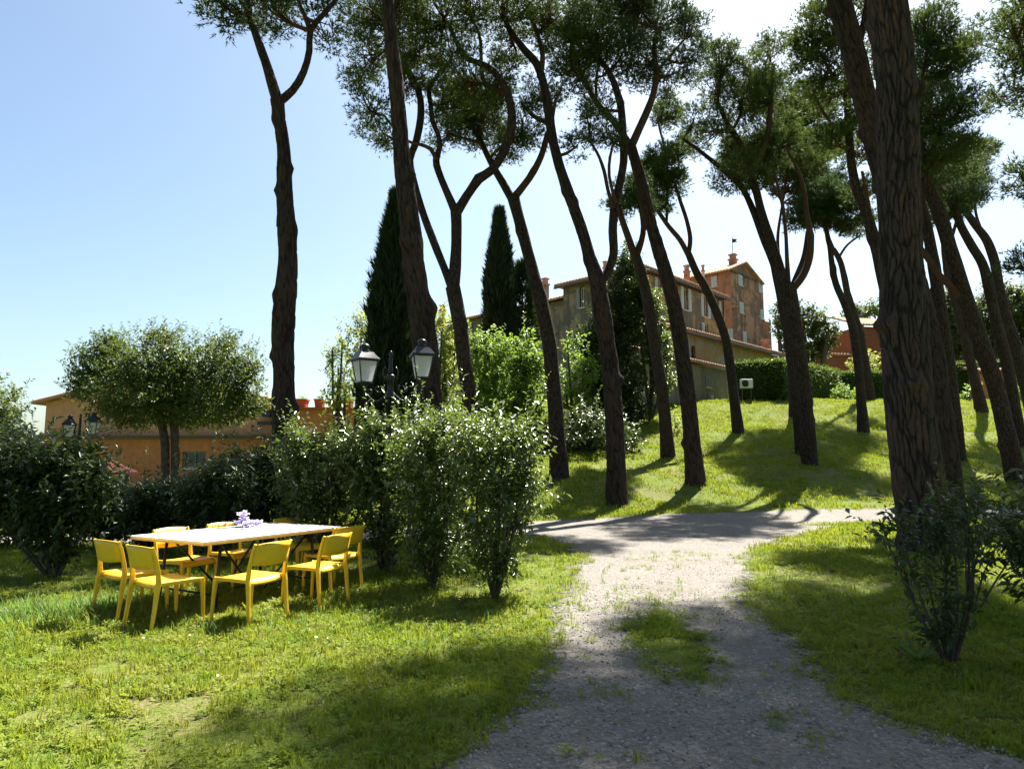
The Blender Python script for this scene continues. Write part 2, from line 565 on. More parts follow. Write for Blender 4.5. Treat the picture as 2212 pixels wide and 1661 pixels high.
def gravel_mat():
    m, nt, out = new_mat('pale_gravel')
    tc = nt.nodes.new('ShaderNodeTexCoord'); co = tc.outputs['Object']
    big = noise_of(nt, co, .9, 5, .6)
    vo = N(nt, 'ShaderNodeTexVoronoi', feature='F1', Scale=42.0); nt.links.new(co, vo.inputs['Vector'])
    sep = N(nt, 'ShaderNodeSeparateColor'); nt.links.new(vo.outputs['Color'], sep.inputs[0])
    st = ramp(nt, sep.outputs[0], [(0, (.10, .092, .084)), (.5, (.18, .168, .154)), (1, (.32, .305, .29))])
    sand = ramp(nt, big, [(.3, (.125, .109, .092)), (.7, (.20, .182, .160))])
    fine = noise_of(nt, co, 60, 4)
    col = mixc(nt, ramp(nt, noise_of(nt, co, 2.3, 5, .7), [(.35, (.25, .25, .25)), (.65, (.85, .85, .85))]), sand, st)
    col = mixc(nt, .25, col, ramp(nt, fine, [(.3, (.08, .07, .06)), (.7, (.32, .295, .26))]))
    att = N(nt, 'ShaderNodeAttribute', attribute_name='var')
    e1 = noise_of(nt, co, 2.6, 6, .7)
    e2 = noise_of(nt, co, 17, 4, .7)
    s = nt.nodes.new('ShaderNodeMath'); s.operation = 'MULTIPLY_ADD'; s.inputs[1].default_value = .75; s.inputs[2].default_value = -.375
    nt.links.new(e1, s.inputs[0])
    s2 = nt.nodes.new('ShaderNodeMath'); s2.operation = 'MULTIPLY_ADD'; s2.inputs[1].default_value = .5
    nt.links.new(e2, s2.inputs[0]); nt.links.new(s.outputs[0], s2.inputs[2])
    s3 = nt.nodes.new('ShaderNodeMath'); s3.operation = 'ADD'; nt.links.new(att.outputs['Fac'], s3.inputs[0]); nt.links.new(s2.outputs[0], s3.inputs[1])
    alpha = ramp(nt, s3.outputs[0], [(.20, (0, 0, 0)), (.34, (1, 1, 1))])
    h = mixc(nt, .5, vo.outputs['Distance'], fine)
    p = pbr(nt, None, col, .95, bump(nt, h, .9, .02), .15)
    tr = nt.nodes.new('ShaderNodeBsdfTransparent')
    mx = N(nt, 'ShaderNodeMixShader')
    nt.links.new(alpha, mx.inputs[0]); nt.links.new(tr.outputs[0], mx.inputs[1]); nt.links.new(p.outputs[0], mx.inputs[2])
    nt.links.new(mx.outputs[0], out.inputs[0])
    return m


M['soil'] = soil_mat()
M['gravel'] = gravel_mat()
M['pebble'] = leaf_mat('pebble', (.15, .14, .128), (.37, .355, .33), 0.0, (.4, .4, .4), .9, .2)

# ------------------------------------------------------------------ ground and gravel path
_my = np.array([0, 3.4, 3.75, 4.7, 6.0, 7.5, 9, 11.2, 13, 15, 17])
_ml = np.array([-.6, -.45, -.3, .15, .35, .45, .7, 1.05, 1.0, .4, -.4])
_mr = np.array([3.2, 2.9, 2.4, 2.15, 2.35, 2.5, 3.0, 3.75, 4.6, 6.2, 8.0])
_cross = np.array([(-30, 13.3), (-12, 13.6), (-6, 14.3), (-2, 15.3), (1.5, 16.6), (5, 17.9), (8.5, 18.9), (13, 19.5), (20, 19.8), (34, 20.0)])
_cw = np.array([.9, .9, 1.0, 1.3, 1.5, 1.6, 1.3, .95, .75, .75])


def path_mask(x, y):
    """>0 inside the path, metres from its edge"""
    x = np.asarray(x, float); y = np.asarray(y, float)
    l = np.interp(y, _my, _ml); r = np.interp(y, _my, _mr)
    m = np.minimum(x - l, r - x)
    m = np.minimum(m, 17.0 - y)
    best = np.full(x.shape, -9.0)
    for i in range(len(_cross) - 1):
        a, b = _cross[i], _cross[i + 1]
        d = b - a; L2 = d @ d
        t = np.clip(((x - a[0]) * d[0] + (y - a[1]) * d[1]) / L2, 0, 1)
        dist = np.hypot(x - a[0] - t * d[0], y - a[1] - t * d[1])
        best = np.maximum(best, _cw[i] * (1 - t) + _cw[i + 1] * t - dist)
    m = np.maximum(m, best)
    # worn grass strip in the middle of the drive
    g = np.hypot((x - 1.30 - .05 * (y - 6)) / .27, (y - 6.15) / .95)
    m = np.where(g < 1.6, np.minimum(m, (g - 1) * .4), m)
    return m


def grid_lines(segs):
    out = [segs[0][0]]
    for a, b, s in segs:
        n = max(1, int(round((b - a) / s)))
        out += list(np.linspace(a, b, n + 1)[1:])
    return np.array(out)


gx = grid_lines([(-1500, -200, 260), (-200, -60, 20), (-60, -25, 5), (-25, 40, .4), (40, 80, 5), (80, 220, 20), (220, 1500, 256)])
gy = grid_lines([(-200, -20, 30), (-20, 1, 3), (1, 48, .4), (48, 90, 4), (90, 250, 20), (250, 2000, 250)])
GX, GY = np.meshgrid(gx, gy)
GZ = ground_z(GX, GY)
V = np.stack([GX.ravel(), GY.ravel(), GZ.ravel()], 1)
nx, ny = len(gx), len(gy)
i, j = np.meshgrid(np.arange(nx - 1), np.arange(ny - 1))
a = (j * nx + i).ravel()
F = np.stack([a, a + 1, a + nx + 1, a + nx], 1)
o = put(bpy.data.objects.new('ground', arr_mesh('ground', V, F, M['soil'], smooth=True)))
tag(o, kind='structure')

sx = np.arange(-31, 35, .2); sy = np.arange(.4, 27, .2)
PX, PY = np.meshgrid(sx, sy)
PM = path_mask(PX, PY)
V = np.stack([PX.ravel(), PY.ravel(), (ground_z(PX, PY) + .012).ravel()], 1)
nx, ny = len(sx), len(sy)
i, j = np.meshgrid(np.arange(nx - 1), np.arange(ny - 1))
a = (j * nx + i).ravel()
F = np.stack([a, a + 1, a + nx + 1, a + nx], 1)
pm = PM.ravel()
keep = pm[F].max(1) > -.45
F = F[keep]
used = np.unique(F); remap = np.full(len(V), -1); remap[used] = np.arange(len(used))
o = put(bpy.data.objects.new('gravel_path', arr_mesh('gravel_path', V[used], remap[F], M['gravel'], np.clip(pm[used], -.6, .9), True)))
tag(o, kind='structure')


# ------------------------------------------------------------------ foliage builders (vectorised)
def unit(a):
    return a / np.maximum(np.linalg.norm(a, axis=-1, keepdims=True), 1e-9)


def rdir(n):
    return unit(rng.normal(size=(n, 3)))


def needles(C, D, K, L, W, spread=.85):
    """needle tufts: K thin triangles fanning from each centre"""
    n = len(C)
    d = unit(np.repeat(D, K, 0) + rdir(n * K) * spread)
    c = np.repeat(C, K, 0)
    l = L * rng.uniform(.65, 1.15, (n * K, 1))
    s = unit(np.cross(d, rdir(n * K))) * W * .5
    b = c - d * l * .15
    V = np.stack([b - s, b + s, c + d * l], 1).reshape(-1, 3)
    F = np.arange(n * K * 3).reshape(-1, 3)
    return V, F


def leaves(P, A, Nn, L, W, fold=.12):
    """folded diamond leaves; P base points, A axis, Nn approximate upward normal"""
    n = len(P)
    A = unit(A)
    s = unit(np.cross(A, Nn)); nn = np.cross(s, A)
    q = rng.uniform(.5, 1.25, (n, 1)); l = L * q; w = W * q * rng.uniform(.75, 1.2, (n, 1))
    t = P + A * l - nn * l * .12
    m = P + A * l * .48
    a = m + s * w * .5 + nn * l * fold
    b = m - s * w * .5 + nn * l * fold
    V = np.stack([P, b, t, a], 1).reshape(-1, 3)
    i = np.arange(n)[:, None] * 4
    F = np.concatenate([i + np.array([[0, 1, 2]]), i + np.array([[0, 2, 3]])], 0)
    return V, F


def in_ellipsoid(n, c, r, lo=0.0):
    d = rdir(n)
    q = rng.uniform(lo ** 3, 1, (n, 1)) ** (1 / 3)
    return np.asarray(c) + d * q * np.asarray(r), d


def shoots(P, D, nleaf, length, L, W, droop=.0, up=.35, radial=1.0, fold=.12):
    """leafy shoots: leaves set round a straight twig"""
    n = len(P)
    k = nleaf
    t = np.tile(np.linspace(.1, 1, k), n)[:, None]
    d = np.repeat(unit(D), k, 0)
    p = np.repeat(P, k, 0) + d * t * (length * np.repeat(rng.uniform(.6, 1.2, (n, 1)), k, 0))
    rad = unit(np.cross(d, rdir(n * k)))
    A = unit(rad * radial + d * (.05 + .6 * t) + np.array([0, 0, up - droop - .38]))
    Nn = unit(np.array([0, 0, 1.0]) + rdir(n * k) * .55)
    return leaves(p, A, Nn, L, W, fold)


def merge(parts):
    Vs, Fs, vs = [], [], []
    off = 0
    for V, F in parts:
        Vs.append(V); Fs.append(F + off); off += len(V)
    return np.concatenate(Vs), np.concatenate(Fs)


def foliage(name, parts, mat, parent, base, varscale=1.6, vmix=.5):
    V, F = merge(parts)
    # hue varies from clump to clump and from leaf to leaf
    c = V[F].mean(1)
    g = vnoise(c[:, 0] * varscale + c[:, 2] * .7, c[:, 1] * varscale + c[:, 2] * varscale, 21)
    fv = np.clip(vmix * g + (1 - vmix) * rng.uniform(0, 1, len(F)), 0, 1)
    var = np.zeros(len(V)); var[F.ravel()] = np.repeat(fv, F.shape[1])
    o = bpy.data.objects.new(name, arr_mesh(name, V - np.asarray(base), F, mat, var))
    put(o, parent)
    o['kind'] = 'stuff'
    return o


def catmull(P, step):
    P = np.asarray(P, float)
    if len(P) < 3:
        n = max(2, int(np.linalg.norm(P[-1, :3] - P[0, :3]) / step))
        t = np.linspace(0, 1, n + 1)[:, None]
        return P[0] * (1 - t) + P[-1] * t
    Q = np.vstack([2 * P[0] - P[1], P, 2 * P[-1] - P[-2]])
    out = []
    for i in range(1, len(Q) - 2):
        n = max(2, int(np.linalg.norm(Q[i + 1, :3] - Q[i, :3]) / step))
        t = np.linspace(0, 1, n, endpoint=False)[:, None]
        p0, p1, p2, p3 = Q[i - 1], Q[i], Q[i + 1], Q[i + 2]
        out.append(.5 * (2 * p1 + (p2 - p0) * t + (2 * p0 - 5 * p1 + 4 * p2 - p3) * t ** 2 + (3 * p1 - p0 - 3 * p2 + p3) * t ** 3))
    out.append(P[-1:])
    return np.concatenate(out)


def wood(pts, n, rough=.06, seed=0, knots=0, bark=0.0, bscale=1.0):
    """tapering trunk surface: pts (k,4) x,y,z,radius; returns V,F quads"""
    P = pts[:, :3]; r = pts[:, 3]
    k = len(P)
    T = unit(np.gradient(P, axis=0))
    ref = np.array([.2, 1, .1]); s = unit(np.cross(T, ref)); t = np.cross(s, T)
    a = np.linspace(0, 2 * np.pi, n, endpoint=False)
    ca, sa = np.cos(a), np.sin(a)
    L = np.concatenate([[0], np.cumsum(np.linalg.norm(np.diff(P, axis=0), axis=1))])
    A, H = np.meshgrid(a, L)
    wrap = .5 - .5 * np.cos(A)
    rr = r[:, None] * (1 + rough * 2 * (vnoise(np.cos(A) * 1.3 + 7 + seed, H * 1.6 + np.sin(A) * 1.3, seed) - .5))
    rr = rr * (1 + rough * (vnoise(H * .9 + seed * 3.1, H * 0 + seed, seed + 5) - .5) * 1.6)
    for q in range(knots):
        hk = rng.uniform(.12, .97) * L[-1]; ak = rng.uniform(0, 2 * np.pi)
        dA = np.abs((A - ak + np.pi) % (2 * np.pi) - np.pi)
        sz = rng.uniform(.10, .2)
        rr = rr + r[:, None] * rng.uniform(.15, .5) * np.exp(-(dA / rng.uniform(.35, .7)) ** 2 - ((H - hk) / sz) ** 2)
    if bark:
        # long plates parted by fissures
        u = A / (2 * np.pi) * round(2 * np.pi * np.median(r) / (.080 * bscale)); v = H / (.62 * bscale)
        nu = round(2 * np.pi * np.median(r) / (.080 * bscale))
        v = v + 1.1 * (vnoise(np.cos(A) * 2.5 + 4, H * .8 + np.sin(A) * 2.5, 3) - .5); u = u + 2.2 * (vnoise(H * 1.3 + 9, np.sin(A) * 1.5 + 3, 6) - .5) + .8 * (vnoise(H * 5 + 2, np.cos(A) * 4 + 5, 16) - .5)
        ui = np.floor(u); best = np.full(u.shape, 9.0); sec = np.full(u.shape, 9.0); bid = np.zeros(u.shape)
        for du in (-1, 0, 1):
            cu = ui + du
            cm = np.mod(cu, nu).astype(np.int64)
            for dv in (-1, 0, 1):
                cv = np.floor(v) + dv
                hh_ = (cm * 374761393 + cv.astype(np.int64) * 668265263 + 1013) & 0x7fffffff
                hh_ = ((hh_ ^ (hh_ >> 13)) * 1274126177) & 0x7fffffff; hh_ = hh_ ^ (hh_ >> 16)
                hx = (hh_ & 0xfff) / 4096.0; hy = ((hh_ >> 12) & 0xfff) / 4096.0
                d = np.hypot(u - cu - hx, (v - cv - hy))
                closer = d < best
                sec = np.where(closer, best, np.minimum(sec, d)); bid = np.where(closer, hx, bid); best = np.where(closer, d, best)
        edge = np.clip((sec - best) / .30 + .5 * (vnoise(A * 30, H * 9, 12) - .5), 0, 1)
        rr = rr + bark * (edge ** .6 - 1) + bark * .5 * (bid - .5) * edge
    if not bark: edge = np.full(A.shape, .7); bid = edge
    wood.var = np.clip(edge * (.3 + .6 * bid) * (.62 + .75 * vnoise(H * .9 + 3, np.cos(A) * 1.2 + 2, 44)), 0, 1).ravel()
    V = P[:, None, :] + (s[:, None, :] * ca[None, :, None] + t[:, None, :] * sa[None, :, None]) * rr[:, :, None]
    V = V.reshape(-1, 3)
    i, j = np.meshgrid(np.arange(n), np.arange(k - 1))
    p = (j * n + i).ravel(); q = (j * n + (i + 1) % n).ravel()
    F = np.stack([p, q, q + n, p + n], 1)
    return V, F


def wood_obj(name, pts, n, mat, parent, base, **kw):
    V, F = wood(pts, n, **kw)
    o = bpy.data.objects.new(name, arr_mesh(name, V - np.asarray(base), F, mat, wood.var, smooth=True))
    return put(o, parent)


def px_line(pts, Y, k=0.0, y0=None):
    """picture polyline (x, y, width) standing Y metres away; k tilts it in depth with height"""
    out = []
    p0 = at(pts[0][0], pts[0][1], Y)
    for (x, y, w) in pts:
        p = at(x, y, Y)
        yy = Y + k * (p[2] - (y0 if y0 is not None else p0[2]))
        p = at(x, y, yy)
        out.append((*p, w * .5 / FPX * yy))
    return np.array(out)


def pine(label, Y, trunk, limbs, lobes, needle='needle', bark='bark', base_px=None, n=16, tuft=(.19, .026, 7), clump=.36, dens=1.0, knots=7,
         tilt=0.0, hang=True, group='umbrella pines', big=False, med=False, lobe_depth=1.9):
    if base_px is not None:
        b = hit(*base_px); Y = b[1]
        trunk = [(base_px[0], base_px[1], trunk[0][2])] + [q for q in trunk if q[1] < base_px[1] - 25]
    line = px_line(trunk, Y, tilt)
    gz = float(ground_z(line[0, 0], line[0, 1]))
    if line[0, 2] > gz + .05:            # carry the trunk down to the ground
        d = line[0, :3] - line[1, :3]
        e = line[0].copy(); e[:3] += d * ((line[0, 2] - gz) / max(1e-3, -d[2])); e[3] *= 1.04
        line = np.vstack([e, line])
    base = np.array((line[0, 0], line[0, 1], gz))
    fl = line[0].copy(); fl[2] = gz - .25; fl[3] *= 1.28
    f2 = line[0].copy(); f2[2] = max(f2[2], gz) + .05; f2[3] *= 1.16
    line = np.vstack([fl, f2, line[1:]])
    root = thing('stone_pine', label, 'pine tree', tuple(base), 0, group)
    sm = catmull(line, .05 if big else .07 if med else .22)
    wood_obj('trunk', sm, 168 if big else 80 if med else n, M['bark_big' if big else 'bark_mid' if med else bark], root, base, rough=.05 if not big else .035, seed=int(rng.integers(99)), knots=knots,
             bark=.055 if big else .026 if med else 0.0, bscale=1.0 if big else .75)
    skel = [sm[len(sm) // 2:]]
    ends = [sm[-1]]
    for L in limbs:
        pts, k = (L, 0.0) if not isinstance(L, tuple) else L
        z0 = at(pts[0][0], pts[0][1], Y)[2]
        # start where the trunk stands at that height
        ii = np.argmin(np.abs(sm[:, 2] - z0) + .3 * np.abs(sm[:, 0] - at(pts[0][0], pts[0][1], Y)[0]))
        Ys = sm[ii, 1]
        ln = px_line(pts, Ys, k, z0)
        ls = catmull(ln, .22)
        wood_obj('limb', ls, 10, M['limb' if pts[0][2] < 20 else bark], root, base, rough=.06, seed=int(rng.integers(99)), knots=2)
        skel.append(ls)
        ends.append(ls[-1])
    S = np.concatenate(skel)
    mid_y = Y
    fol = []; tw = []
    for lb in lobes:
        cx, cy, rx, ry = lb[:4]
        dY = lb[4] if len(lb) > 4 else rng.uniform(-.9, .9)
        c = at(cx, cy, mid_y + dY)
        sc = (mid_y + dY) / FPX
        r = np.array((rx * sc, rx * sc * lobe_depth, ry * sc))
        area = 4 * math.pi * ((r[0] * r[1]) ** 1.6 / 3 + (r[0] * r[2]) ** 1.6 / 3 + (r[1] * r[2]) ** 1.6 / 3) ** (1 / 1.6)
        nc = int(max(6, dens * area / (clump * clump * 2.7)))
        cc, dd = in_ellipsoid(nc, c, r * .93, .38)
        # branch from the nearest limb to the heart of the lobe
        k = np.argmin(np.linalg.norm((S[:, :3] - c) * np.array((1, .6, 1.0)), axis=1) + .6 * np.maximum(0, S[:, 2] - c[2]))
        a0 = S[k, :3]
        m_ = (a0 * .5 + c * .5) + np.array((0, 0, -.12 * np.linalg.norm(c - a0)))
        br = catmull(np.array([(*a0, min(S[k, 3] * .8, .07)), (*m_, .045), (*c, .022)]), .3)
        tw.append(wood(br, 6, rough=.05))
        tips = br[len(br) // 3:, :3]
        pts_ = []
        for q in range(nc):
            kk = rng.integers(len(tips))
            s0 = tips[kk]
            e0 = cc[q]
            mm = s0 * .45 + e0 * .55 + np.array((0, 0, -.10)) * rng.uniform(.2, 1.5)
            tp = np.array([(*s0, .02), (*mm, .014), (*e0, .006)])
            tw.append(wood(tp, 3, rough=0))
        # tufts of each clump
        nt_ = int(32 * (clump / .36) ** 2)
        off = rng.normal(size=(nc, nt_, 3)) * np.array((1, 1, .62)) * clump * .44
        ctr = (cc[:, None, :] + off).reshape(-1, 3)
        dr = unit(off + np.array((0, 0, clump * .55)) + dd[:, None, :] * clump * .35).reshape(-1, 3)
        fol.append(needles(ctr, dr, tuft[2], tuft[0], tuft[1]))
    V, F = merge(tw)
    o = put(bpy.data.objects.new('twigs', arr_mesh('twigs', V - base, F, M['limb'], smooth=True)), root)
    o['kind'] = 'stuff'
    foliage('crown', fol, M[needle], root, base, 1.1, .55)
    return root

# ------------------------------------------------------------------ the pines
far = dict(tuft=(.19, .032, 6), clump=.40, n=12, bark='bark_far')
mid = dict(tuft=(.15, .024, 6), clump=.34)

pine('dark pine standing alone at left against open sky, forked high up', 15.0,
     [(614, 1000, 50), (613, 900, 48), (613, 800, 46), (611, 720, 48), (617, 640, 47), (622, 560, 40), (618, 470, 38), (614, 380, 33), (612, 320, 30), (604, 260, 28), (599, 215, 30)],
     [([(600, 222, 25), (580, 155, 22), (560, 95, 19), (545, 50, 17), (536, 10, 15), (545, -50, 10)], .1),
      ([(603, 220, 20), (632, 196, 17), (656, 155, 16), (668, 110, 15), (671, 66, 14), (700, 30, 12), (740, -15, 9)], -.15),
      ([(671, 72, 11), (658, 35, 9), (643, -5, 8), (640, -60, 6)], .1),
      ([(540, 30, 11), (520, 5, 9), (500, -40, 7)], .2)],
     [(478, 12, 60, 42), (600, 28, 62, 40), (690, 48, 40, 66, .5), (545, -70, 150, 60), (660, -80, 90, 60), (440, -60, 90, 55), (520, 40, 45, 30)],
     knots=22, med=True, needle='needle_cool', dens=.62, **mid)

pine('tall pine right behind the double lantern lamp post', 14.0,
     [(940, 1010, 62), (930, 900, 57), (923, 800, 56), (915, 720, 54), (899, 610, 50), (889, 520, 48), (880, 440, 45), (868, 340, 40), (861, 250, 36), (852, 150, 33), (842, 50, 29), (834, -60, 27), (826, -200, 22)],
     [([(829, -120, 14), (800, -190, 11), (770, -260, 8)], .3), ([(831, -90, 14), (880, -170, 11), (900, -260, 8)], -.1)],
     [(820, -290, 110, 60), (740, -280, 80, 55), (900, -300, 80, 55), (830, -360, 130, 60), (930, -120, 70, 50, 2.2), (845, -140, 85, 50, 2.6), (985, -150, 60, 45, 2.0), (760, -160, 70, 45, 2.4)],
     knots=14, med=True, **mid)

pine('pine with two wide lyre shaped limbs left of the small cypress', 20.0,
     [(1042, 1020, 36), (1030, 940, 35), (1014, 860, 34), (1003, 780, 34), (994, 700, 33), (978, 620, 33)],
     [([(978, 628, 30), (985, 560, 25), (986, 500, 24), (985, 452, 26)], .0),
      ([(976, 622, 20), (960, 580, 18), (938, 525, 18), (915, 465, 17), (896, 400, 16), (886, 345, 16), (898, 310, 17), (908, 260, 17), (908, 215, 16), (895, 175, 15), (880, 150, 13), (862, 110, 10), (850, 60, 7)], .05),
      ([(985, 460, 20), (962, 408, 17), (947, 370, 16), (942, 345, 15), (950, 318, 11), (946, 290, 11), (934, 262, 11), (930, 225, 11), (927, 190, 11), (950, 160, 9), (975, 130, 7)], .1),
      ([(943, 348, 10), (930, 322, 9), (905, 312, 8), (870, 300, 6), (830, 250, 5)], .1),
      ([(987, 458, 23), (1008, 424, 21), (1035, 388, 21), (1062, 368, 21), (1085, 335, 20), (1102, 290, 20), (1106, 250, 19), (1097, 205, 17), (1075, 165, 15), (1048, 142, 13), (1010, 128, 12), (990, 100, 11), (970, 55, 9), (940, 10, 7)], -.1),
      ([(1095, 205, 13), (1068, 192, 12), (1046, 180, 11), (1040, 140, 9), (1038, 90, 8), (1030, 60, 6)], .2)],
     [(785, 120, 55, 85), (795, 235, 55, 60), (850, 55, 90, 70), (885, 180, 45, 70), (800, 20, 70, 60), (905, 110, 70, 70), (1000, 170, 70, 70), (1078, 175, 48, 62), (955, 50, 90, 70), (1000, -20, 110, 45), (970, 220, 50, 45), (850, -50, 110, 60), (830, 290, 40, 30)],
     knots=4, dens=.68, **mid)

pine('pine with a high V shaped fork rising from behind the round green bushes', 24.0,
     [(1208, 1030, 37), (1203, 930, 34), (1195, 830, 33), (1186, 740, 32), (1170, 660, 31), (1152, 590, 28), (1136, 530, 26), (1120, 470, 25), (1108, 425, 27)],
     [([(1107, 432, 20), (1086, 395, 18), (1068, 365, 16), (1050, 330, 14), (1036, 300, 12), (1018, 270, 10), (1005, 235, 7)], .1),
      ([(1112, 425, 18), (1132, 400, 16), (1152, 372, 16), (1170, 335, 15), (1180, 300, 14), (1186, 270, 12), (1150, 250, 9), (1125, 220, 7)], -.1),
      ([(1040, 310, 8), (1005, 300, 6), (960, 288, 5)], .1), ([(1060, 340, 8), (1085, 315, 6), (1120, 295, 5)], -.1)],
     [(1045, 270, 80, 42), (965, 285, 50, 32), (1130, 275, 52, 40), (1005, 235, 70, 45), (1090, 310, 50, 30), (1165, 215, 45, 55), (1060, 220, 70, 45)],
     base_px=(1208, 1030), knots=8, needle='needle_cool', dens=.85, **mid)

pine('leaning pine at the path edge, forked low with a thin right stem', 21.0,
     [(1333, 1090, 43), (1330, 1000, 41), (1326, 900, 39), (1318, 800, 38), (1308, 720, 37), (1297, 650, 36), (1288, 600, 35), (1272, 550, 28), (1258, 500, 26), (1240, 450, 24), (1222, 400, 23), (1206, 350, 22), (1194, 300, 22), (1186, 250, 21), (1176, 190, 19), (1160, 140, 18), (1130, 105, 16), (1098, 60, 13), (1085, 10, 10)],
     [([(1294, 612, 20), (1312, 590, 19), (1325, 550, 19), (1324, 500, 20), (1327, 450, 19), (1338, 400, 19), (1347, 350, 18), (1346, 300, 18), (1342, 240, 17), (1330, 190, 15), (1312, 150, 13), (1290, 120, 11), (1270, 70, 8)], .12),
      ([(1326, 452, 9), (1313, 410, 8), (1305, 370, 8), (1290, 330, 6), (1270, 300, 5)], .2),
      ([(1330, 440, 8), (1316, 380, 7), (1318, 340, 6), (1325, 310, 5)], -.2),
      ([(1168, 170, 12), (1172, 120, 11), (1160, 70, 9), (1140, 20, 7)], -.1),
      ([(1192, 270, 7), (1200, 220, 7), (1215, 190, 5)], -.2)],
     [(1085, 30, 70, 45), (1190, 40, 72, 46), (1140, 5, 90, 30), (1290, 75, 80, 60), (1275, 275, 52, 42), (1245, 318, 30, 26), (1318, 300, 32, 45), (1235, 110, 55, 60), (1110, 100, 55, 40), (1290, 225, 40, 30)],
     base_px=(1333, 1090), med=True, knots=11, dens=.68, **mid)

pine('tall leaning pine in mid lawn with red Y shaped upper limbs', 23.0,
     [(1503, 1045, 39), (1495, 960, 36), (1486, 860, 34), (1474, 770, 33), (1460, 680, 32), (1444, 610, 30), (1426, 550, 29), (1408, 490, 27), (1392, 420, 26), (1376, 360, 24), (1362, 312, 23)],
     [([(1362, 318, 17), (1340, 282, 16), (1315, 250, 15), (1290, 225, 13), (1268, 185, 11), (1250, 140, 9), (1235, 90, 7)], .1),
      ([(1364, 316, 18), (1380, 280, 17), (1398, 240, 16), (1412, 200, 14), (1418, 150, 13), (1412, 110, 10), (1420, 60, 8)], -.12),
      ([(1418, 155, 8), (1440, 130, 7), (1475, 90, 5)], -.2), ([(1288, 222, 7), (1288, 170, 6), (1295, 130, 5)], .2)],
     [(1240, 70, 85, 75), (1420, 60, 80, 72), (1490, 55, 48, 62), (1335, 15, 110, 65), (1350, -35, 130, 42), (1250, 170, 60, 50), (1395, 140, 60, 40), (1450, 160, 50, 45), (1340, 130, 60, 55), (1500, 130, 35, 40)],
     base_px=(1503, 1045), med=True, knots=11, needle='needle_cool', dens=.72, **mid)

pine('thinner pine before the dark evergreen, forked at roof height', 28.0,
     [(1443, 990, 28), (1436, 900, 26), (1426, 820, 25), (1413, 740, 24), (1403, 670, 24), (1388, 600, 22), (1374, 555, 21)],
     [([(1373, 560, 17), (1356, 510, 15), (1342, 470, 13), (1332, 430, 10)], .0), ([(1374, 558, 14), (1386, 520, 13), (1390, 490, 12), (1384, 450, 11), (1372, 415, 10), (1355, 395, 7)], .1),
      ([(1388, 500, 8), (1402, 488, 7), (1415, 480, 5)], .1)],
     [(1352, 420, 32, 34), (1385, 440, 28, 32), (1340, 450, 22, 22), (1375, 395, 25, 20)], base_px=(1443, 990), knots=6, needle='needle_cool', **far)

pine('slender pine in front of the yellow annex, with a narrow high fork', 33.0,
     [(1595, 935, 23), (1586, 860, 21), (1577, 790, 20), (1568, 735, 19), (1552, 685, 18), (1528, 630, 17), (1505, 590, 16), (1487, 548, 15)],
     [([(1487, 552, 12), (1470, 520, 11), (1445, 490, 10), (1420, 455, 9), (1400, 430, 6)], .0), ([(1487, 552, 10), (1491, 515, 10), (1483, 475, 9), (1468, 430, 8), (1460, 400, 6)], .1),
      ([(1440, 485, 6), (1442, 400, 6), (1438, 330, 6), (1425, 280, 5), (1420, 255, 4)], .1)],
     [(1432, 352, 45, 38), (1415, 410, 34, 40), (1462, 330, 32, 32), (1442, 240, 34, 36), (1460, 395, 28, 32), (1405, 370, 25, 25), (1425, 440, 25, 20)], base_px=(1595, 935), knots=5, **far)

pine('stout three stemmed pine on the lawn left of the big foreground trunk', 25.0,
     [(1750, 1005, 31), (1744, 920, 30), (1735, 830, 30), (1722, 740, 32), (1708, 660, 36), (1698, 615, 38)],
     [([(1694, 625, 26), (1680, 570, 24), (1664, 520, 21), (1645, 460, 19), (1630, 400, 18), (1612, 350, 16), (1595, 305, 14), (1570, 265, 11), (1550, 220, 8)], .05),
      ([(1690, 615, 20), (1668, 560, 18), (1648, 510, 17), (1625, 450, 15), (1602, 405, 13), (1570, 375, 12), (1535, 345, 10), (1500, 318, 8), (1475, 300, 5)], .15),
      ([(1712, 625, 16), (1735, 595, 15), (1749, 555, 15), (1750, 510, 14), (1742, 460, 12), (1738, 420, 10), (1728, 380, 8), (1712, 345, 6), (1695, 315, 4)], -.1),
      ([(1703, 618, 11), (1700, 560, 9), (1697, 500, 8), (1690, 440, 8), (1678, 395, 6), (1670, 360, 4)], -.1),
      ([(1620, 372, 11), (1640, 345, 11), (1656, 300, 12), (1664, 240, 12), (1666, 180, 10), (1672, 140, 7)], -.1),
      ([(1580, 285, 7), (1598, 250, 7), (1605, 200, 5)], .1)],
     [(1550, 165, 58, 62), (1535, 285, 56, 42), (1590, 372, 56, 36), (1662, 225, 55, 55), (1660, 120, 45, 55), (1620, 310, 55, 48), (1600, 215, 55, 55), (1500, 255, 30, 28), (1685, 310, 45, 45), (1560, 120, 45, 35), (1640, 395, 35, 25), (1625, 160, 45, 45)],
     base_px=(1750, 1005), knots=8, dens=.78, **mid)

pine('pine half hidden directly behind the three stemmed pine', 28.0,
     [(1732, 982, 24), (1724, 900, 23), (1715, 820, 22), (1706, 740, 22), (1690, 650, 21), (1676, 590, 18), (1665, 540, 15)],
     [([(1668, 560, 10), (1655, 500, 9), (1640, 440, 7), (1620, 400, 5)], .2)], [(1615, 350, 50, 34), (1660, 330, 50, 40), (1580, 330, 40, 28)],
     base_px=(1732, 982), knots=4, needle='needle_cool', **far)

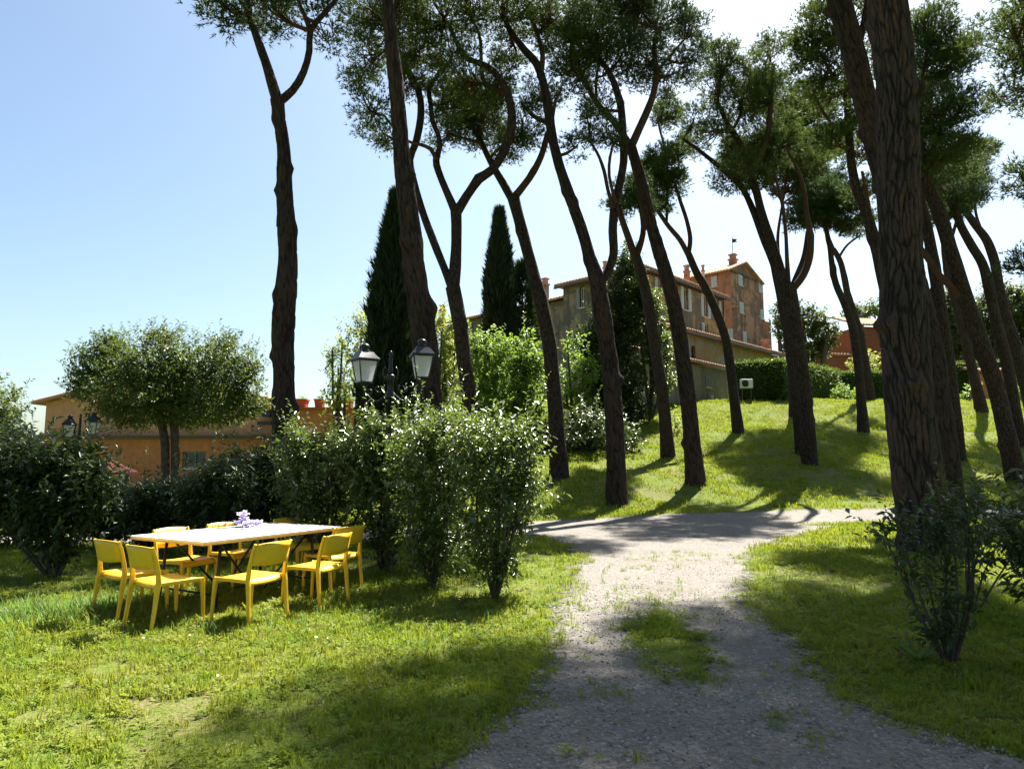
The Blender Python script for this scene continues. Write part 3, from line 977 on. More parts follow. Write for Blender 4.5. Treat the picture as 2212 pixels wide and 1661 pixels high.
pine('far slim pine on the slope beside the clipped hedge corner', 36.0,
     [(1716, 900, 20), (1712, 840, 18), (1708, 760, 17), (1702, 690, 16), (1712, 620, 12), (1735, 560, 11), (1745, 500, 9)],
     [([(1704, 660, 9), (1690, 600, 8), (1680, 520, 7), (1690, 440, 5)], .1)], [(1740, 420, 40, 36), (1700, 380, 45, 36), (1755, 370, 40, 36), (1650, 340, 50, 36), (1700, 320, 50, 36)], base_px=(1716, 900), knots=4, **far)

pine('pine with a small low crown on the upper slope, crossing its twin', 31.0,
     [(1865, 932, 23), (1860, 860, 20), (1853, 780, 19), (1842, 710, 18), (1826, 660, 16), (1806, 615, 14), (1797, 570, 12), (1792, 530, 11), (1782, 485, 10), (1776, 450, 8)],
     [([(1790, 520, 7), (1776, 480, 6), (1750, 420, 6), (1735, 395, 5)], .1), ([(1778, 460, 7), (1800, 430, 6), (1812, 395, 5)], -.1)],
     [(1785, 450, 58, 36), (1735, 462, 36, 32), (1838, 468, 42, 30), (1780, 415, 42, 22), (1815, 440, 40, 30)], base_px=(1865, 932), knots=5, needle='needle_cool', **far)

pine('pine on the slope crest with a twin stem below the red house', 38.0,
     [(1880, 866, 20), (1872, 800, 17), (1860, 730, 16), (1846, 680, 15), (1832, 640, 14), (1824, 600, 13), (1815, 565, 12), (1800, 538, 11)],
     [([(1802, 542, 8), (1785, 500, 7), (1765, 440, 7), (1735, 395, 6), (1700, 355, 6), (1665, 315, 4)], .0), ([(1812, 556, 6), (1830, 530, 5), (1858, 508, 4)], .0)],
     [(1700, 300, 50, 46), (1750, 255, 55, 55), (1720, 345, 44, 36), (1765, 320, 45, 45), (1680, 250, 35, 35), (1850, 490, 32, 22), (1730, 215, 45, 35), (1790, 400, 45, 30), (1650, 200, 45, 35), (1820, 300, 45, 36)], base_px=(1880, 866), knots=4, **far)

pine('grey stemmed pine seen just left of the thick foreground trunk', 19.0,
     [(1990, 1060, 32), (1972, 940, 28), (1950, 820, 26), (1925, 690, 25), (1906, 600, 24), (1892, 530, 23), (1873, 465, 22), (1852, 415, 20), (1840, 360, 18), (1834, 300, 17), (1832, 240, 16), (1828, 180, 14)],
     [([(1832, 230, 10), (1810, 180, 9), (1790, 150, 7), (1775, 120, 5)], .1), ([(1830, 190, 9), (1848, 140, 8), (1855, 90, 6)], -.1), ([(1878, 470, 9), (1872, 420, 8), (1862, 370, 6)], -.2), ([(1835, 300, 6), (1790, 260, 6), (1755, 200, 5)], .2)],
     [(1750, 75, 48, 65), (1795, 140, 52, 70), (1830, 50, 60, 55), (1842, 240, 40, 55), (1862, 330, 40, 40), (1780, 210, 42, 40), (1730, 130, 35, 40), (1860, 150, 45, 60), (1790, 20, 50, 40), (1800, 300, 35, 35), (1860, 410, 32, 35)],
     knots=5, dens=.95, **mid)

pine('second thick pine leaning left behind the big foreground trunk', 15.0,
     [(2052, 1120, 66), (2040, 1000, 60), (2022, 860, 56), (2000, 720, 54), (1970, 590, 52), (1938, 470, 52), (1912, 380, 52), (1890, 300, 51), (1866, 210, 50), (1842, 110, 50), (1818, 20, 52), (1790, -80, 44), (1768, -180, 34)],
     [([(1845, 120, 20), (1862, 70, 17), (1872, 20, 15), (1880, -50, 12), (1890, -120, 8)], -.1), ([(1780, -120, 18), (1740, -200, 14), (1700, -260, 9)], .1)],
     [(1700, -270, 120, 60), (1800, -260, 120, 70), (1900, -210, 100, 60), (1760, -350, 170, 60), (1560, -400, 110, 45), (1500, -440, 90, 40), (1640, -380, 110, 50), (1850, -175, 115, 55, 2.2), (1960, -200, 110, 55, 2.0), (1760, -150, 85, 48, 2.6)], knots=8, med=True, needle='needle_cool', **mid)

pine('very thick plated pine trunk at right foreground', 12.0,
     [(2008, 1200, 124), (1998, 1130, 110), (1986, 1060, 103), (1974, 960, 98), (1962, 850, 96), (1955, 749, 95), (1951, 670, 97), (1948, 582, 89), (1944, 500, 87), (1942, 416, 86), (1940, 310, 86), (1936, 208, 86), (1927, 100, 84), (1916, 0, 83), (1902, -120, 78), (1890, -260, 66), (1880, -420, 50)],
     [([(1892, -240, 34), (1800, -330, 26), (1680, -430, 17), (1600, -500, 10)], .2), ([(1886, -320, 34), (1960, -420, 26), (2080, -520, 15)], .15), ([(1884, -380, 30), (1860, -500, 22), (1840, -620, 12)], -.5), ([(1888, -300, 26), (1820, -420, 20), (1700, -560, 12)], -.6)],
     [(1630, -470, 160, 70, .6), (1800, -520, 210, 80, 0), (2050, -540, 220, 80, .4), (1700, -620, 200, 75, -2.0), (1950, -660, 220, 80, -2.2), (1860, -460, 170, 60, 2.6), (2200, -560, 150, 70, -1), (1640, -640, 110, 55, -1.6)],
     knots=4, big=True, tuft=(.20, .028, 6), clump=.38, dens=.55)

pine('pine stem right of the big trunk with its base on the sunny slope', 25.0,
     [(2068, 994, 31), (2061, 900, 28), (2052, 810, 27), (2041, 730, 27), (2030, 660, 26), (2020, 590, 25), (2010, 530, 23), (2000, 478, 21), (1990, 440, 18), (1985, 400, 14)],
     [([(1990, 450, 9), (2010, 400, 8), (2030, 360, 6)], -.1)], [(1995, 300, 45, 60), (1985, 380, 40, 50), (1990, 200, 40, 55), (2030, 400, 45, 38)], base_px=(2068, 994), knots=7, needle='needle_cool', **mid)

pine('leaning pine at right edge with a broad tall crown', 23.0,
     [(2196, 1040, 38), (2180, 960, 36), (2164, 890, 34), (2146, 820, 34), (2122, 750, 33), (2096, 675, 32), (2072, 600, 31), (2052, 535, 29), (2030, 465, 28), (2008, 410, 26), (1992, 365, 24), (1988, 310, 20)],
     [([(2074, 640, 17), (2050, 615, 15), (2025, 590, 14), (2000, 552, 12), (1985, 530, 10)], .1), ([(1996, 370, 12), (2010, 330, 11), (2030, 280, 9), (2040, 220, 7)], -.1), ([(1990, 340, 12), (1985, 260, 10), (1995, 150, 8), (2010, 90, 6)], .2)],
     [(2010, 75, 55, 55), (2045, 160, 55, 62), (2065, 250, 55, 55), (2085, 335, 44, 45), (2020, 240, 50, 70), (2020, 130, 55, 55), (2050, 330, 50, 45), (1985, 60, 50, 40), (2080, 110, 32, 40)],
     base_px=(2196, 1040), knots=10, dens=1.05, **mid)

pine('narrow pine high on the slope among the right hand stems', 35.0,
     [(2120, 890, 24), (2108, 830, 21), (2096, 780, 20), (2082, 720, 19), (2066, 660, 18), (2050, 600, 16), (2040, 540, 13), (2040, 490, 10)],
     [([(2042, 550, 8), (2060, 500, 7), (2070, 460, 5)], .1)], [(2045, 445, 36, 28), (2075, 430, 32, 26), (2020, 430, 32, 26), (2060, 380, 45, 34), (2000, 370, 45, 34), (2100, 340, 40, 34)], base_px=(2120, 890), knots=5, **far)

pine('thin curved pine near right edge, left one of a leaning pair', 27.0,
     [(2204, 962, 27), (2192, 890, 25), (2180, 810, 24), (2164, 740, 23), (2148, 680, 22), (2136, 620, 21), (2122, 570, 20), (2098, 530, 18), (2074, 485, 17), (2058, 440, 16), (2038, 395, 14), (2022, 350, 12), (2015, 310, 9)],
     [([(2048, 425, 8), (2062, 400, 7), (2075, 385, 5)], .1)], [(2060, 415, 50, 38), (2095, 420, 34, 30), (2035, 340, 42, 40), (2085, 375, 38, 32), (2050, 460, 34, 22)], base_px=(2204, 962), knots=8, needle='needle_cool', **mid)

pine('rightmost thin curved pine leaning in from the picture edge', 30.0,
     [(2240, 930, 26), (2222, 860, 24), (2204, 790, 23), (2188, 730, 22), (2172, 680, 21), (2158, 620, 20), (2148, 565, 19), (2132, 520, 17), (2108, 488, 16), (2084, 455, 14), (2060, 425, 12), (2040, 395, 9)],
     [([(2130, 520, 7), (2110, 470, 6), (2105, 430, 5)], .1)], [(2110, 400, 30, 28), (2080, 440, 36, 24)], knots=8, base_px=(2240, 930), **mid)

pine('pine whose trunk stands outside the frame, crown hanging in at upper right', 17.0,
     [(2420, 1130, 50), (2400, 900, 46), (2380, 600, 42), (2355, 300, 36), (2340, 100, 28), (2335, -60, 20)],
     [([(2350, 260, 16), (2290, 200, 12), (2230, 150, 8)], .0), ([(2342, 120, 14), (2270, 60, 11), (2200, 30, 7)], .1), ([(2362, 440, 12), (2290, 410, 9), (2215, 385, 6)], .0), ([(2372, 640, 12), (2300, 610, 9), (2225, 580, 6)], .0), ([(2338, 60, 14), (2390, -20, 10), (2440, -60, 7)], .0)],
     [(2180, 35, 62, 42), (2210, 120, 50, 50), (2205, 190, 45, 45), (2290, 60, 90, 70), (2206, 372, 36, 42), (2262, 390, 50, 40), (2214, 562, 34, 34), (2270, 590, 45, 30), (2330, -60, 160, 70), (2290, 190, 60, 60), (2420, 0, 100, 60)],
     knots=4, dens=.85, **mid)


# ------------------------------------------------------------------ leafy trees and shrubs
def trunk_to(root, base, tips, r0, r1, mat, n=8, name='trunk', bend=.15):
    """several stems from the base to the given tips, each its own mesh"""
    for tp in tips:
        tp = np.asarray(tp, float)
        b = np.asarray(base, float) + np.array((rng.uniform(-.5, .5) * r0, rng.uniform(-.5, .5) * r0, -.1))
        m_ = b * .5 + tp * .5 + np.array((rng.uniform(-1, 1), rng.uniform(-1, 1), 0)) * bend * np.linalg.norm(tp - b) * .5
        pts = catmull(np.array([(*b, r0 * 1.1), (*m_, (r0 + r1) * .55), (*tp, r1)]), .15)
        wood_obj(name, pts, n, mat, root, base, rough=.08, seed=int(rng.integers(99)), knots=2)


def shrub(name, label, cat, base, lobes, leaf, mat, n_shoot, nleaf=12, slen=.28, stems=6, group=None, stem_r=.022, stem_mat='greybark', inner=.25, up=.35, low=.45, stem_name='stem', crown='foliage', out=1.0):
    """lobes: (dx,dy,z, rx,ry,rz) about the base point"""
    base = np.asarray(base, float)
    root = thing(name, label, cat, tuple(base), 0, group)
    tips = []
    parts = []
    tot = sum((l[3] * l[4] * l[5]) ** (2 / 3) for l in lobes)
    for l in lobes:
        c = base + np.array(l[:3]); r = np.array(l[3:6])
        k = max(4, int(n_shoot * (l[3] * l[4] * l[5]) ** (2 / 3) / tot))
        P, d = in_ellipsoid(k, c, r * .92, low)
        keep = P[:, 2] > base[2] + .03
        P, d = P[keep], d[keep]
        D = unit(d * out + np.array((0, 0, .75)) + rdir(len(P)) * .45)
        parts.append(shoots(P - D * slen * .5, D, nleaf, slen, leaf[0], leaf[1], up=up))
        ks = k // 9
        if ks:                                   # long new shoots breaking the outline
            P, d = in_ellipsoid(ks, c, r * .9, .6)
            P = P[d[:, 2] > -.1]; d = d[d[:, 2] > -.1]
            if len(P):
                parts.append(shoots(P, unit(d * .5 + np.array((0, 0, 1.0)) + rdir(len(P)) * .3), int(nleaf * 1.3), slen * 1.7, leaf[0] * .9, leaf[1] * .9, up=up + .15))
        ki = int(k * inner * 4)
        if ki:
            P, d = in_ellipsoid(ki, c, r * .75)
            parts.append(leaves(P, rdir(ki), unit(rdir(ki) + np.array((0, 0, .8))), leaf[0], leaf[1]))
        for q in range(max(1, int(round(stems * 1.0 / len(lobes))))):
            tips.append(c + r * np.array((rng.uniform(-.6, .6), rng.uniform(-.6, .6), rng.uniform(.0, .6))))
    trunk_to(root, base, tips, stem_r, stem_r * .35, M[stem_mat], 6, stem_name)
    foliage(crown, parts, M[mat], root, base, 2.2, .45)
    return root


def px_base(px, py):
    p = hit(px, py)
    return np.array((p[0], p[1], float(ground_z(p[0], p[1]))))


def g(x, y):
    return np.array((x, y, float(ground_z(x, y))))


LF = (.082, .034)
SG = 'glossy shrubs beside the table'
# three bright multi-stemmed shrubs in front
shrub('laurel_shrub', 'tall leafy shrub nearest the gravel drive, narrow dark foot in the grass', 'shrub', px_base(1070, 1290),
      [(0, 0, .34, .24, .24, .32), (0, 0, 0.55, .36, .36, .42), (-0.05, 0, 0.95, 0.475, 0.44, 0.45), (-0.02, 0, 1.35, 0.565, 0.506, 0.45), (0.26, 0.05, 1.15, 0.407, 0.396, 0.45), (-0.2, 0.05, 1.72, 0.475, 0.418, 0.36), (0.12, 0.1, 1.8, 0.384, 0.33, 0.32), (0.34, 0, 1.62, 0.226, 0.198, 0.4)],
      LF, 'laurel', 560, 13, .33, 9, SG, low=.35)
shrub('laurel_shrub', 'middle one of three glossy shrubs with bright leaf tips, right of the chairs', 'shrub', px_base(932, 1268),
      [(0, 0, .34, .24, .24, .32), (0, 0, 0.5, .36, .36, .42), (0, 0, 0.95, 0.497, 0.462, 0.45), (0, 0, 1.35, 0.588, 0.528, 0.45), (-0.25, 0.05, 1.62, 0.497, 0.462, 0.38), (0.24, 0.1, 1.72, 0.497, 0.462, 0.36), (0.05, 0, 1.95, 0.339, 0.33, 0.24)],
      LF, 'laurel', 560, 13, .33, 9, SG, low=.35)
shrub('laurel_shrub', 'glossy shrub just behind the right end of the yellow chairs', 'shrub', px_base(830, 1238),
      [(0, 0, .34, .24, .24, .32), (0, 0, 0.6, .36, .36, .42), (0, 0, 1, 0.52, 0.462, 0.45), (-0.05, 0, 1.4, 0.621, 0.55, 0.45), (-0.32, 0.05, 1.72, 0.52, 0.495, 0.38), (0.22, 0.1, 1.8, 0.497, 0.462, 0.36), (-0.1, 0, 2.02, 0.384, 0.33, 0.22)],
      LF, 'laurel', 560, 13, .33, 9, SG, low=.35)
shrub('laurel_shrub', 'broad bright shrub under the lamp post behind the white table', 'shrub', g(-2.6, 9.9),
      [(0, 0, .7, .58, .52, .6), (-.22, 0, 1.2, .6, .55, .5), (.38, 0, 1.35, .64, .58, .5), (.08, 0, 1.7, .58, .52, .36), (-.42, .1, 1.5, .32, .38, .42), (-.5, 0, 1.85, .2, .2, .28)],
      LF, 'laurel', 760, 13, .34, 9, SG, low=.35)
shrub('laurel_shrub', 'shrub behind the lamp post, between the lit shrubs and the pine trunks', 'shrub', g(-1.0, 10.4),
      [(0, 0, 0.8, 0.791, 0.55, 0.7), (-0.3, 0, 1.45, 0.678, 0.55, 0.5), (0.45, 0, 1.45, 0.678, 0.55, 0.5), (0, 0, 1.85, 0.621, 0.55, 0.36)],
      LF, 'laurel', 560, 13, .34, 7, SG, low=.35)
# dark row behind the table
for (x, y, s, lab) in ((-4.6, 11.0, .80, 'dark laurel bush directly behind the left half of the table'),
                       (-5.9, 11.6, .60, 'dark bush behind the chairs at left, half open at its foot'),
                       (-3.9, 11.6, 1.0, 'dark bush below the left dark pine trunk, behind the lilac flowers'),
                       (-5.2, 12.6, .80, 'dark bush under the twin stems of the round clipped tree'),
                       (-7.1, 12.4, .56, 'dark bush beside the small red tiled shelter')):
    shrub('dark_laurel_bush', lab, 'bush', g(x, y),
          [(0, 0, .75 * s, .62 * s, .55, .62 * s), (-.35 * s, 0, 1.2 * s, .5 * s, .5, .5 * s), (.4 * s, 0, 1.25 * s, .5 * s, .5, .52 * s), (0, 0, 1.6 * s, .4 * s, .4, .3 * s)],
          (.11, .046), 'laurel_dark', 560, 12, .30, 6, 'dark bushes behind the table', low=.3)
# left edge
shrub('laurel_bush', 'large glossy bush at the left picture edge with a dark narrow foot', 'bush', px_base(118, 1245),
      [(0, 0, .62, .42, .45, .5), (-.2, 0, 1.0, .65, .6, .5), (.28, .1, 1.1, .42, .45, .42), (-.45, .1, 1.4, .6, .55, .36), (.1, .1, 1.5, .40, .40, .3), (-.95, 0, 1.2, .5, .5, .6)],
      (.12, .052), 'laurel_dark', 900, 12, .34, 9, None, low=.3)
shrub('laurel_bush', 'pale lit bush between the left edge bush and the far lamp', 'bush', g(-8.65, 12.6),
      [(-.2, 0, .8, .8, .7, .8), (-.6, 0, 1.45, .75, .7, .5), (.2, 0, 1.3, .55, .55, .45), (-.35, 0, 1.75, .45, .5, .3)],
      (.12, .052), 'laurel', 800, 12, .36, 7, None, low=.3)
shrub('round_evergreen', 'dense rounded evergreen tree at the far left edge', 'tree', g(-13.9, 17.5),
      [(0, 0, 2.0, 1.5, 1.4, 1.4), (.3, 0, 2.9, 1.2, 1.2, .9), (-.8, 0, 2.6, 1.2, 1.2, 1.0), (.9, 0, 2.2, .8, .8, .8)],
      (.12, .06), 'oak', 1100, 12, .35, 5, None, .06, low=.55, stem_name='trunk', crown='crown', inner=.4)


# round clipped tree with two stems
b0 = np.array((-9.9, 20.2, float(ground_z(-9.9, 20.2))))
root = thing('holm_oak', 'broad clipped tree with two thin stems before the terracotta building', 'tree', tuple(b0))
for (x0, x1) in ((356, 340), (378, 378)):
    p0 = at(x0 + 6, 1030, 20.2); p0[2] = b0[2]
    p1 = at(x0, 960, 20.2); p2 = at(x1, 880, 20.2); p3 = at(x1 + (x1 - 360) * 1.2, 800, 20.2)
    wood_obj('trunk', catmull(np.array([(*p0, .13), (*p1, .115), (*p2, .10), (*p3, .05)]), .2), 10, M['greybark'], root, b0, rough=.06, seed=3, knots=4)
parts = []
for (cx, cy, rx, ry, dy) in ((250, 800, 95, 70, .2), (330, 780, 95, 62, -.5), (420, 785, 90, 62, .3), (490, 800, 80, 62, -.3), (300, 860, 125, 45, -.4), (440, 865, 105, 48, .2), (205, 790, 55, 45, 0), (530, 815, 45, 62, 0), (380, 830, 120, 70, .8), (180, 840, 40, 32, 0), (540, 880, 34, 26, 0), (300, 900, 105, 26, 0), (435, 902, 100, 28, .2), (520, 870, 45, 36, 0), (490, 742, 26, 34, 0), (345, 730, 40, 28, 0), (235, 745, 38, 28, 0)):
    c = at(cx, cy, 20.2 + dy); s = 20.2 / FPX * .92
    r = np.array((rx * s, rx * s * 1.05 + .2, ry * s))
    k = int(185 * (r[0] * r[1] * r[2]) ** (2 / 3)) + 12
    P, d = in_ellipsoid(k, c, r * .95, .5)
    D = unit(d + np.array((0, 0, .6)) + rdir(k) * .5)
    parts.append(shoots(P - D * .15, D, 12, .42, .11, .056, up=.25))
    P, d = in_ellipsoid(k * 3, c, r * .7); parts.append(leaves(P, rdir(k * 3), unit(rdir(k * 3) + np.array((0, 0, .7))), .14, .075))
for q in range(80):                # upright tips along the top
    x = rng.uniform(150, 580); p = at(x, 745 + 55 * abs((x - 350) / 230) ** 2.2 + rng.uniform(-22, 10), 20.2 + rng.uniform(-1, 1))
    parts.append(shoots(p[None], np.array([[rng.uniform(-.3, .3), 0, 1.0]]), 14, .55, .10, .045, up=.3))
foliage('crown', parts, M['oak'], root, b0, 1.4, .5)


def tall_conifer(label, name, base, h, prof, mat, n, L, W, group=None, spread=.5, lean=0):
    """slim conifer: prof maps height fraction to radius"""
    base = np.asarray(base, float)
    root = thing(name, label, 'cypress tree' if 'cypress' in name else 'conifer', tuple(base), 0, group)
    wood_obj('trunk', np.array([(*(base + (0, 0, -.2)), .16), (*(base + (0, 0, h * .4)), .11), (*(base + (lean, 0, h * .93)), .02)]), 8, M['greybark'], root, base, rough=.04)
    t = rng.uniform(.02, 1, n) ** .85
    pr = np.interp(t, [p[0] for p in prof], [p[1] for p in prof])
    a = rng.uniform(0, 2 * np.pi, n)
    bumpy = .62 + .42 * vnoise(a * 2.2 + 3, t * h * .9, 8) + .34 * vnoise(a * 5 + 3, t * h * 2.6, 9)
    q = rng.uniform(.45, 1.0, n) ** .5 * pr * bumpy * np.where(rng.uniform(size=n) < .06, rng.uniform(1.05, 1.35, n), 1.0)
    P = np.stack([q * np.cos(a) + lean * t, q * np.sin(a), t * h], 1) + base
    D = np.stack([np.cos(a) * spread, np.sin(a) * spread, np.ones(n)], 1)
    foliage('crown', [needles(P, unit(D), 5, L, W, .38)], M[mat], root, base, 1.5, .5)
    return root


cy = at(832, 900, 24.0)
tall_conifer('tall dark cypress behind the double lantern, left of the pine trunk', 'cypress', g(cy[0], 24.0), at(848, 424, 24)[2] - float(ground_z(cy[0], 24.0)),
             [(0, .5), (.1, .8), (.35, .92), (.6, .72), (.8, .44), (.93, .18), (1, .03)], 'cypress', 8500, .42, .085, 'cypresses', lean=.25)
cy = at(1078, 740, 40.0)
tall_conifer('small distant cypress rising before the long villa wing', 'cypress', g(cy[0], 40.0), at(1078, 458, 40)[2] - float(ground_z(cy[0], 40.0)),
             [(0, .5), (.15, .82), (.5, .86), (.7, .62), (.85, .36), (.95, .14), (1, .02)], 'cypress', 6500, .5, .11, 'cypresses')
cy = at(1128, 740, 41.0)
tall_conifer('thin feathery conifer beside the distant cypress', 'feathery_conifer', g(cy[0], 41.0), at(1120, 565, 41)[2] - float(ground_z(cy[0], 41.0)),
             [(0, .7), (.2, .95), (.55, .85), (.8, .5), (1, .05)], 'conifer', 2200, .5, .07, None, 1.6)
# dark evergreen before the villa corner
bb = at(1405, 900, 34.5)
shrub('magnolia', 'light glossy leaved tree climbing beside the dark evergreen', 'tree', g(bb[0], 34.5),
      [(0, 0, 5.6, .75, .7, 1.2), (.2, 0, 4.2, .95, .8, 1.0), (-.6, 0, 7.0, .7, .6, 1.0), (.4, 0, 3.2, .8, .7, .9), (-.9, 0, 8.2, .5, .5, .9), (.6, 0, 1.8, .7, .6, .8)],
      (.20, .09), 'laurel', 700, 11, .5, 5, None, .08, low=.4)


def px_tree(name, label, cat, Y, lobes, mat, leaf, dens, base_x, group=None, slen=.45, r0=.12, up=.3, stems=4, nl=11):
    p = at(base_x, 1000, Y)
    b = g(p[0], Y)
    L = []
    s = Y / FPX
    for lb in lobes:
        cx, cy_, rx, ry = lb[:4]; dy = lb[4] if len(lb) > 4 else rng.uniform(-.5, .5)
        c = at(cx, cy_, Y + dy) - b
        L.append((c[0], c[1], c[2], rx * s, rx * s, ry * s))
    tot = sum((l[3] * l[4] * l[5]) ** (2 / 3) for l in L)
    return shrub(name, label, cat, b, L, leaf, mat, int(dens * tot), nl, slen, stems, group, r0, up=up, low=.5, stem_name='trunk', crown='crown')


px_tree('dark_evergreen', 'broad dark evergreen hiding the corner of the villa', 'tree', 34.0,
        [(1342, 585, 20, 32), (1335, 630, 34, 40), (1318, 690, 48, 50), (1345, 720, 48, 60), (1295, 760, 52, 55), (1335, 810, 62, 62), (1285, 850, 50, 55), (1350, 890, 58, 60), (1300, 930, 62, 60), (1372, 660, 26, 50), (1270, 740, 26, 40)],
        'conifer', (.24, .075), 150, 1315, None, .55, .16)
px_tree('maple', 'bright fresh green bushy tree right of the lamp, left of the forked pine', 'tree', 29.0,
        [(1060, 780, 55, 45), (1120, 760, 50, 40), (1085, 850, 80, 60), (1150, 850, 40, 70), (1040, 880, 55, 60), (1100, 930, 80, 60), (1035, 745, 30, 30), (1165, 930, 40, 70), (1140, 790, 40, 40)],
        'fresh', (.17, .11), 120, 1095, None, .5, .14)
px_tree('shrub_tree', 'fresh green bush at the foot of the dark evergreen', 'bush', 31.0,
        [(1225, 830, 40, 42), (1265, 800, 36, 45), (1250, 880, 45, 45), (1215, 900, 30, 45), (1235, 750, 22, 28)],
        'fresh', (.18, .11), 70, 1240, None, .5, .08)
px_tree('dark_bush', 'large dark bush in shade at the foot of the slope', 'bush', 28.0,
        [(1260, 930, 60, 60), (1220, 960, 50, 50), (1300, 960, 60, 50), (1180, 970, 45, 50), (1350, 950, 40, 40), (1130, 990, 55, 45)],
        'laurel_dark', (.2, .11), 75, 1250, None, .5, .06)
px_tree('poplar', 'pale green airy tree left of the tall cypress', 'tree', 27.0,
        [(760, 740, 40, 50), (740, 800, 42, 50), (790, 700, 35, 40), (770, 850, 55, 40), (725, 850, 30, 35), (715, 770, 18, 25)],
        'lime', (.13, .075), 130, 765, None, .5, .10)
px_tree('acacia', 'yellow green tree between the lamp pine and the lyre limbed pine', 'tree', 30.0,
        [(950, 740, 35, 60), (960, 820, 42, 50), (905, 800, 30, 50), (945, 880, 50, 40), (975, 700, 28, 36), (985, 780, 30, 40), (945, 690, 22, 30), (890, 730, 20, 50)],
        'lime', (.16, .09), 120, 950, None, .5, .10)
px_tree('far_oak', 'dark rounded tree on the hilltop right of the tower', 'tree', 58.0,
        [(1700, 700, 34, 40), (1745, 695, 38, 38), (1780, 720, 32, 38), (1720, 750, 34, 30), (1690, 660, 20, 22), (1770, 760, 26, 22)],
        'farleaf', (.3, .2), 60, 1735, None, .8, .3, stems=3)
px_tree('far_pine', 'small round topped tree far away above the red house', 'tree', 95.0, [(1865, 672, 28, 16), (1840, 676, 20, 12), (1885, 674, 20, 12)], 'farleaf', (.5, .3), 22, 1865, None, .9, .3, stems=2)
px_tree('far_oak', 'broad dark tree behind the right hand stems, left part', 'tree', 60.0,
        [(2040, 690, 36, 60), (2075, 700, 40, 65), (2030, 750, 40, 50), (2090, 760, 40, 45), (2060, 640, 30, 26)], 'farleaf', (.3, .2), 75, 2050, None, .8, .3, stems=3)
px_tree('far_oak', 'broad dark tree behind the right hand stems, at the picture edge', 'tree', 60.0,
        [(2140, 670, 45, 40), (2190, 680, 45, 45), (2130, 740, 45, 50), (2200, 760, 40, 50), (2170, 640, 40, 26), (2230, 700, 40, 50)], 'farleaf', (.3, .2), 75, 2160, None, .8, .3, stems=3)
px_tree('golden_shrub', 'yellowish shrub against the red house wall', 'bush', 56.0, [(1870, 775, 24, 26), (1850, 790, 18, 16), (1885, 790, 16, 16)], 'lime', (.22, .14), 40, 1868, None, .6, .1, stems=3)
px_tree('white_flower_bush', 'pale flowering bush at the gap in the hedges', 'bush', 43.5, [(1822, 848, 20, 20), (1806, 855, 13, 13), (1838, 852, 14, 14)], 'fresh', (.16, .1), 60, 1822, None, .4, .04, stems=3)
px_tree('small_bush', 'low bush on the crest beside the right hand stems', 'bush', 40.5, [(2105, 835, 16, 18), (2085, 848, 14, 12)], 'fresh', (.16, .1), 60, 2100, None, .4, .04, stems=3)
px_tree('small_bush', 'low bush before the orange outbuilding at right', 'bush', 41.0, [(2180, 835, 18, 20), (2200, 848, 16, 14), (2163, 850, 12, 12)], 'fresh', (.16, .1), 60, 2182, None, .4, .04, stems=3)
px_tree('white_flower_bush', 'pale flowering low bush on the slope behind the thin pines', 'bush', 31.5, [(1458, 915, 18, 18), (1440, 925, 14, 12), (1472, 930, 12, 10)], 'lime', (.14, .1), 70, 1455, None, .35, .04, stems=3)

# right foreground saplings
b = px_base(2052, 1430)
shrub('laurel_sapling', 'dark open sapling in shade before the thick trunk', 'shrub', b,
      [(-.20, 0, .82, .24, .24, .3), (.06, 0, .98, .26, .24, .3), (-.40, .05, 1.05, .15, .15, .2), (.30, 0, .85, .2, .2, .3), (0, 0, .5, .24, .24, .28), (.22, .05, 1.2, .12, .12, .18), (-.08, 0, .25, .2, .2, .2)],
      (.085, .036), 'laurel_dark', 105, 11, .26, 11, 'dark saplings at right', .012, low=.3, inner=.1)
b = g(4.05, 5.15)
shrub('laurel_sapling', 'dark sapling cut off by the right picture edge', 'shrub', b,
      [(-.15, 0, .7, .32, .3, .45), (.1, 0, 1.15, .32, .3, .35), (-.1, 0, 1.4, .18, .18, .2), (-.35, 0, 1.0, .18, .18, .2)],
      (.10, .04), 'laurel_dark', 120, 11, .28, 7, 'dark saplings at right', .012, low=.3, inner=.1)
b = g(4.55, 7.1)
shrub('laurel_sapling', 'low dark sapling right behind the foreground sapling', 'shrub', b,
      [(0, 0, .7, .3, .3, .3), (.3, 0, .95, .3, .3, .3), (.55, 0, .75, .25, .25, .3), (.05, 0, 1.1, .18, .18, .2)],
      (.085, .036), 'laurel_dark', 90, 11, .26, 7, 'dark saplings at right', .012, low=.3, inner=.1)
# broad-leaved weed at its foot
b = px_base(1985, 1432)
root = thing('broad_leaf_weed', 'low weed with broad upright green leaves at the sapling foot', 'weed', tuple(b))
for q in range(9):
    a = q * 2.4 + rng.uniform(-.2, .2); el = rng.uniform(.7, 1.25); L = rng.uniform(.14, .24); w = L * .17
    V = []; F = []
    for k in range(6):
        t = k / 5; cc_ = L * t; hh = math.sin(el) * cc_ - .25 * cc_ * cc_ / L; rr = math.cos(el) * cc_ + .15 * cc_ * t
        ww = w * math.sin(math.pi * min(1, .08 + t * .9)) ** .8
        px_, py_ = rr * math.cos(a), rr * math.sin(a)
        V += [(px_ - ww * math.sin(a), py_ + ww * math.cos(a), hh + .015), (px_, py_, hh), (px_ + ww * math.sin(a), py_ - ww * math.cos(a), hh + .015)]
    for k in range(5):
        for s in (0, 1): F.append((k * 3 + s, k * 3 + s + 1, k * 3 + s + 4, k * 3 + s + 3))
    put(bpy.data.objects.new('leaf', arr_mesh('leaf', np.array(V), np.array(F), M['weed'], np.full(len(V), rng.uniform(0, 1)), True)), root)


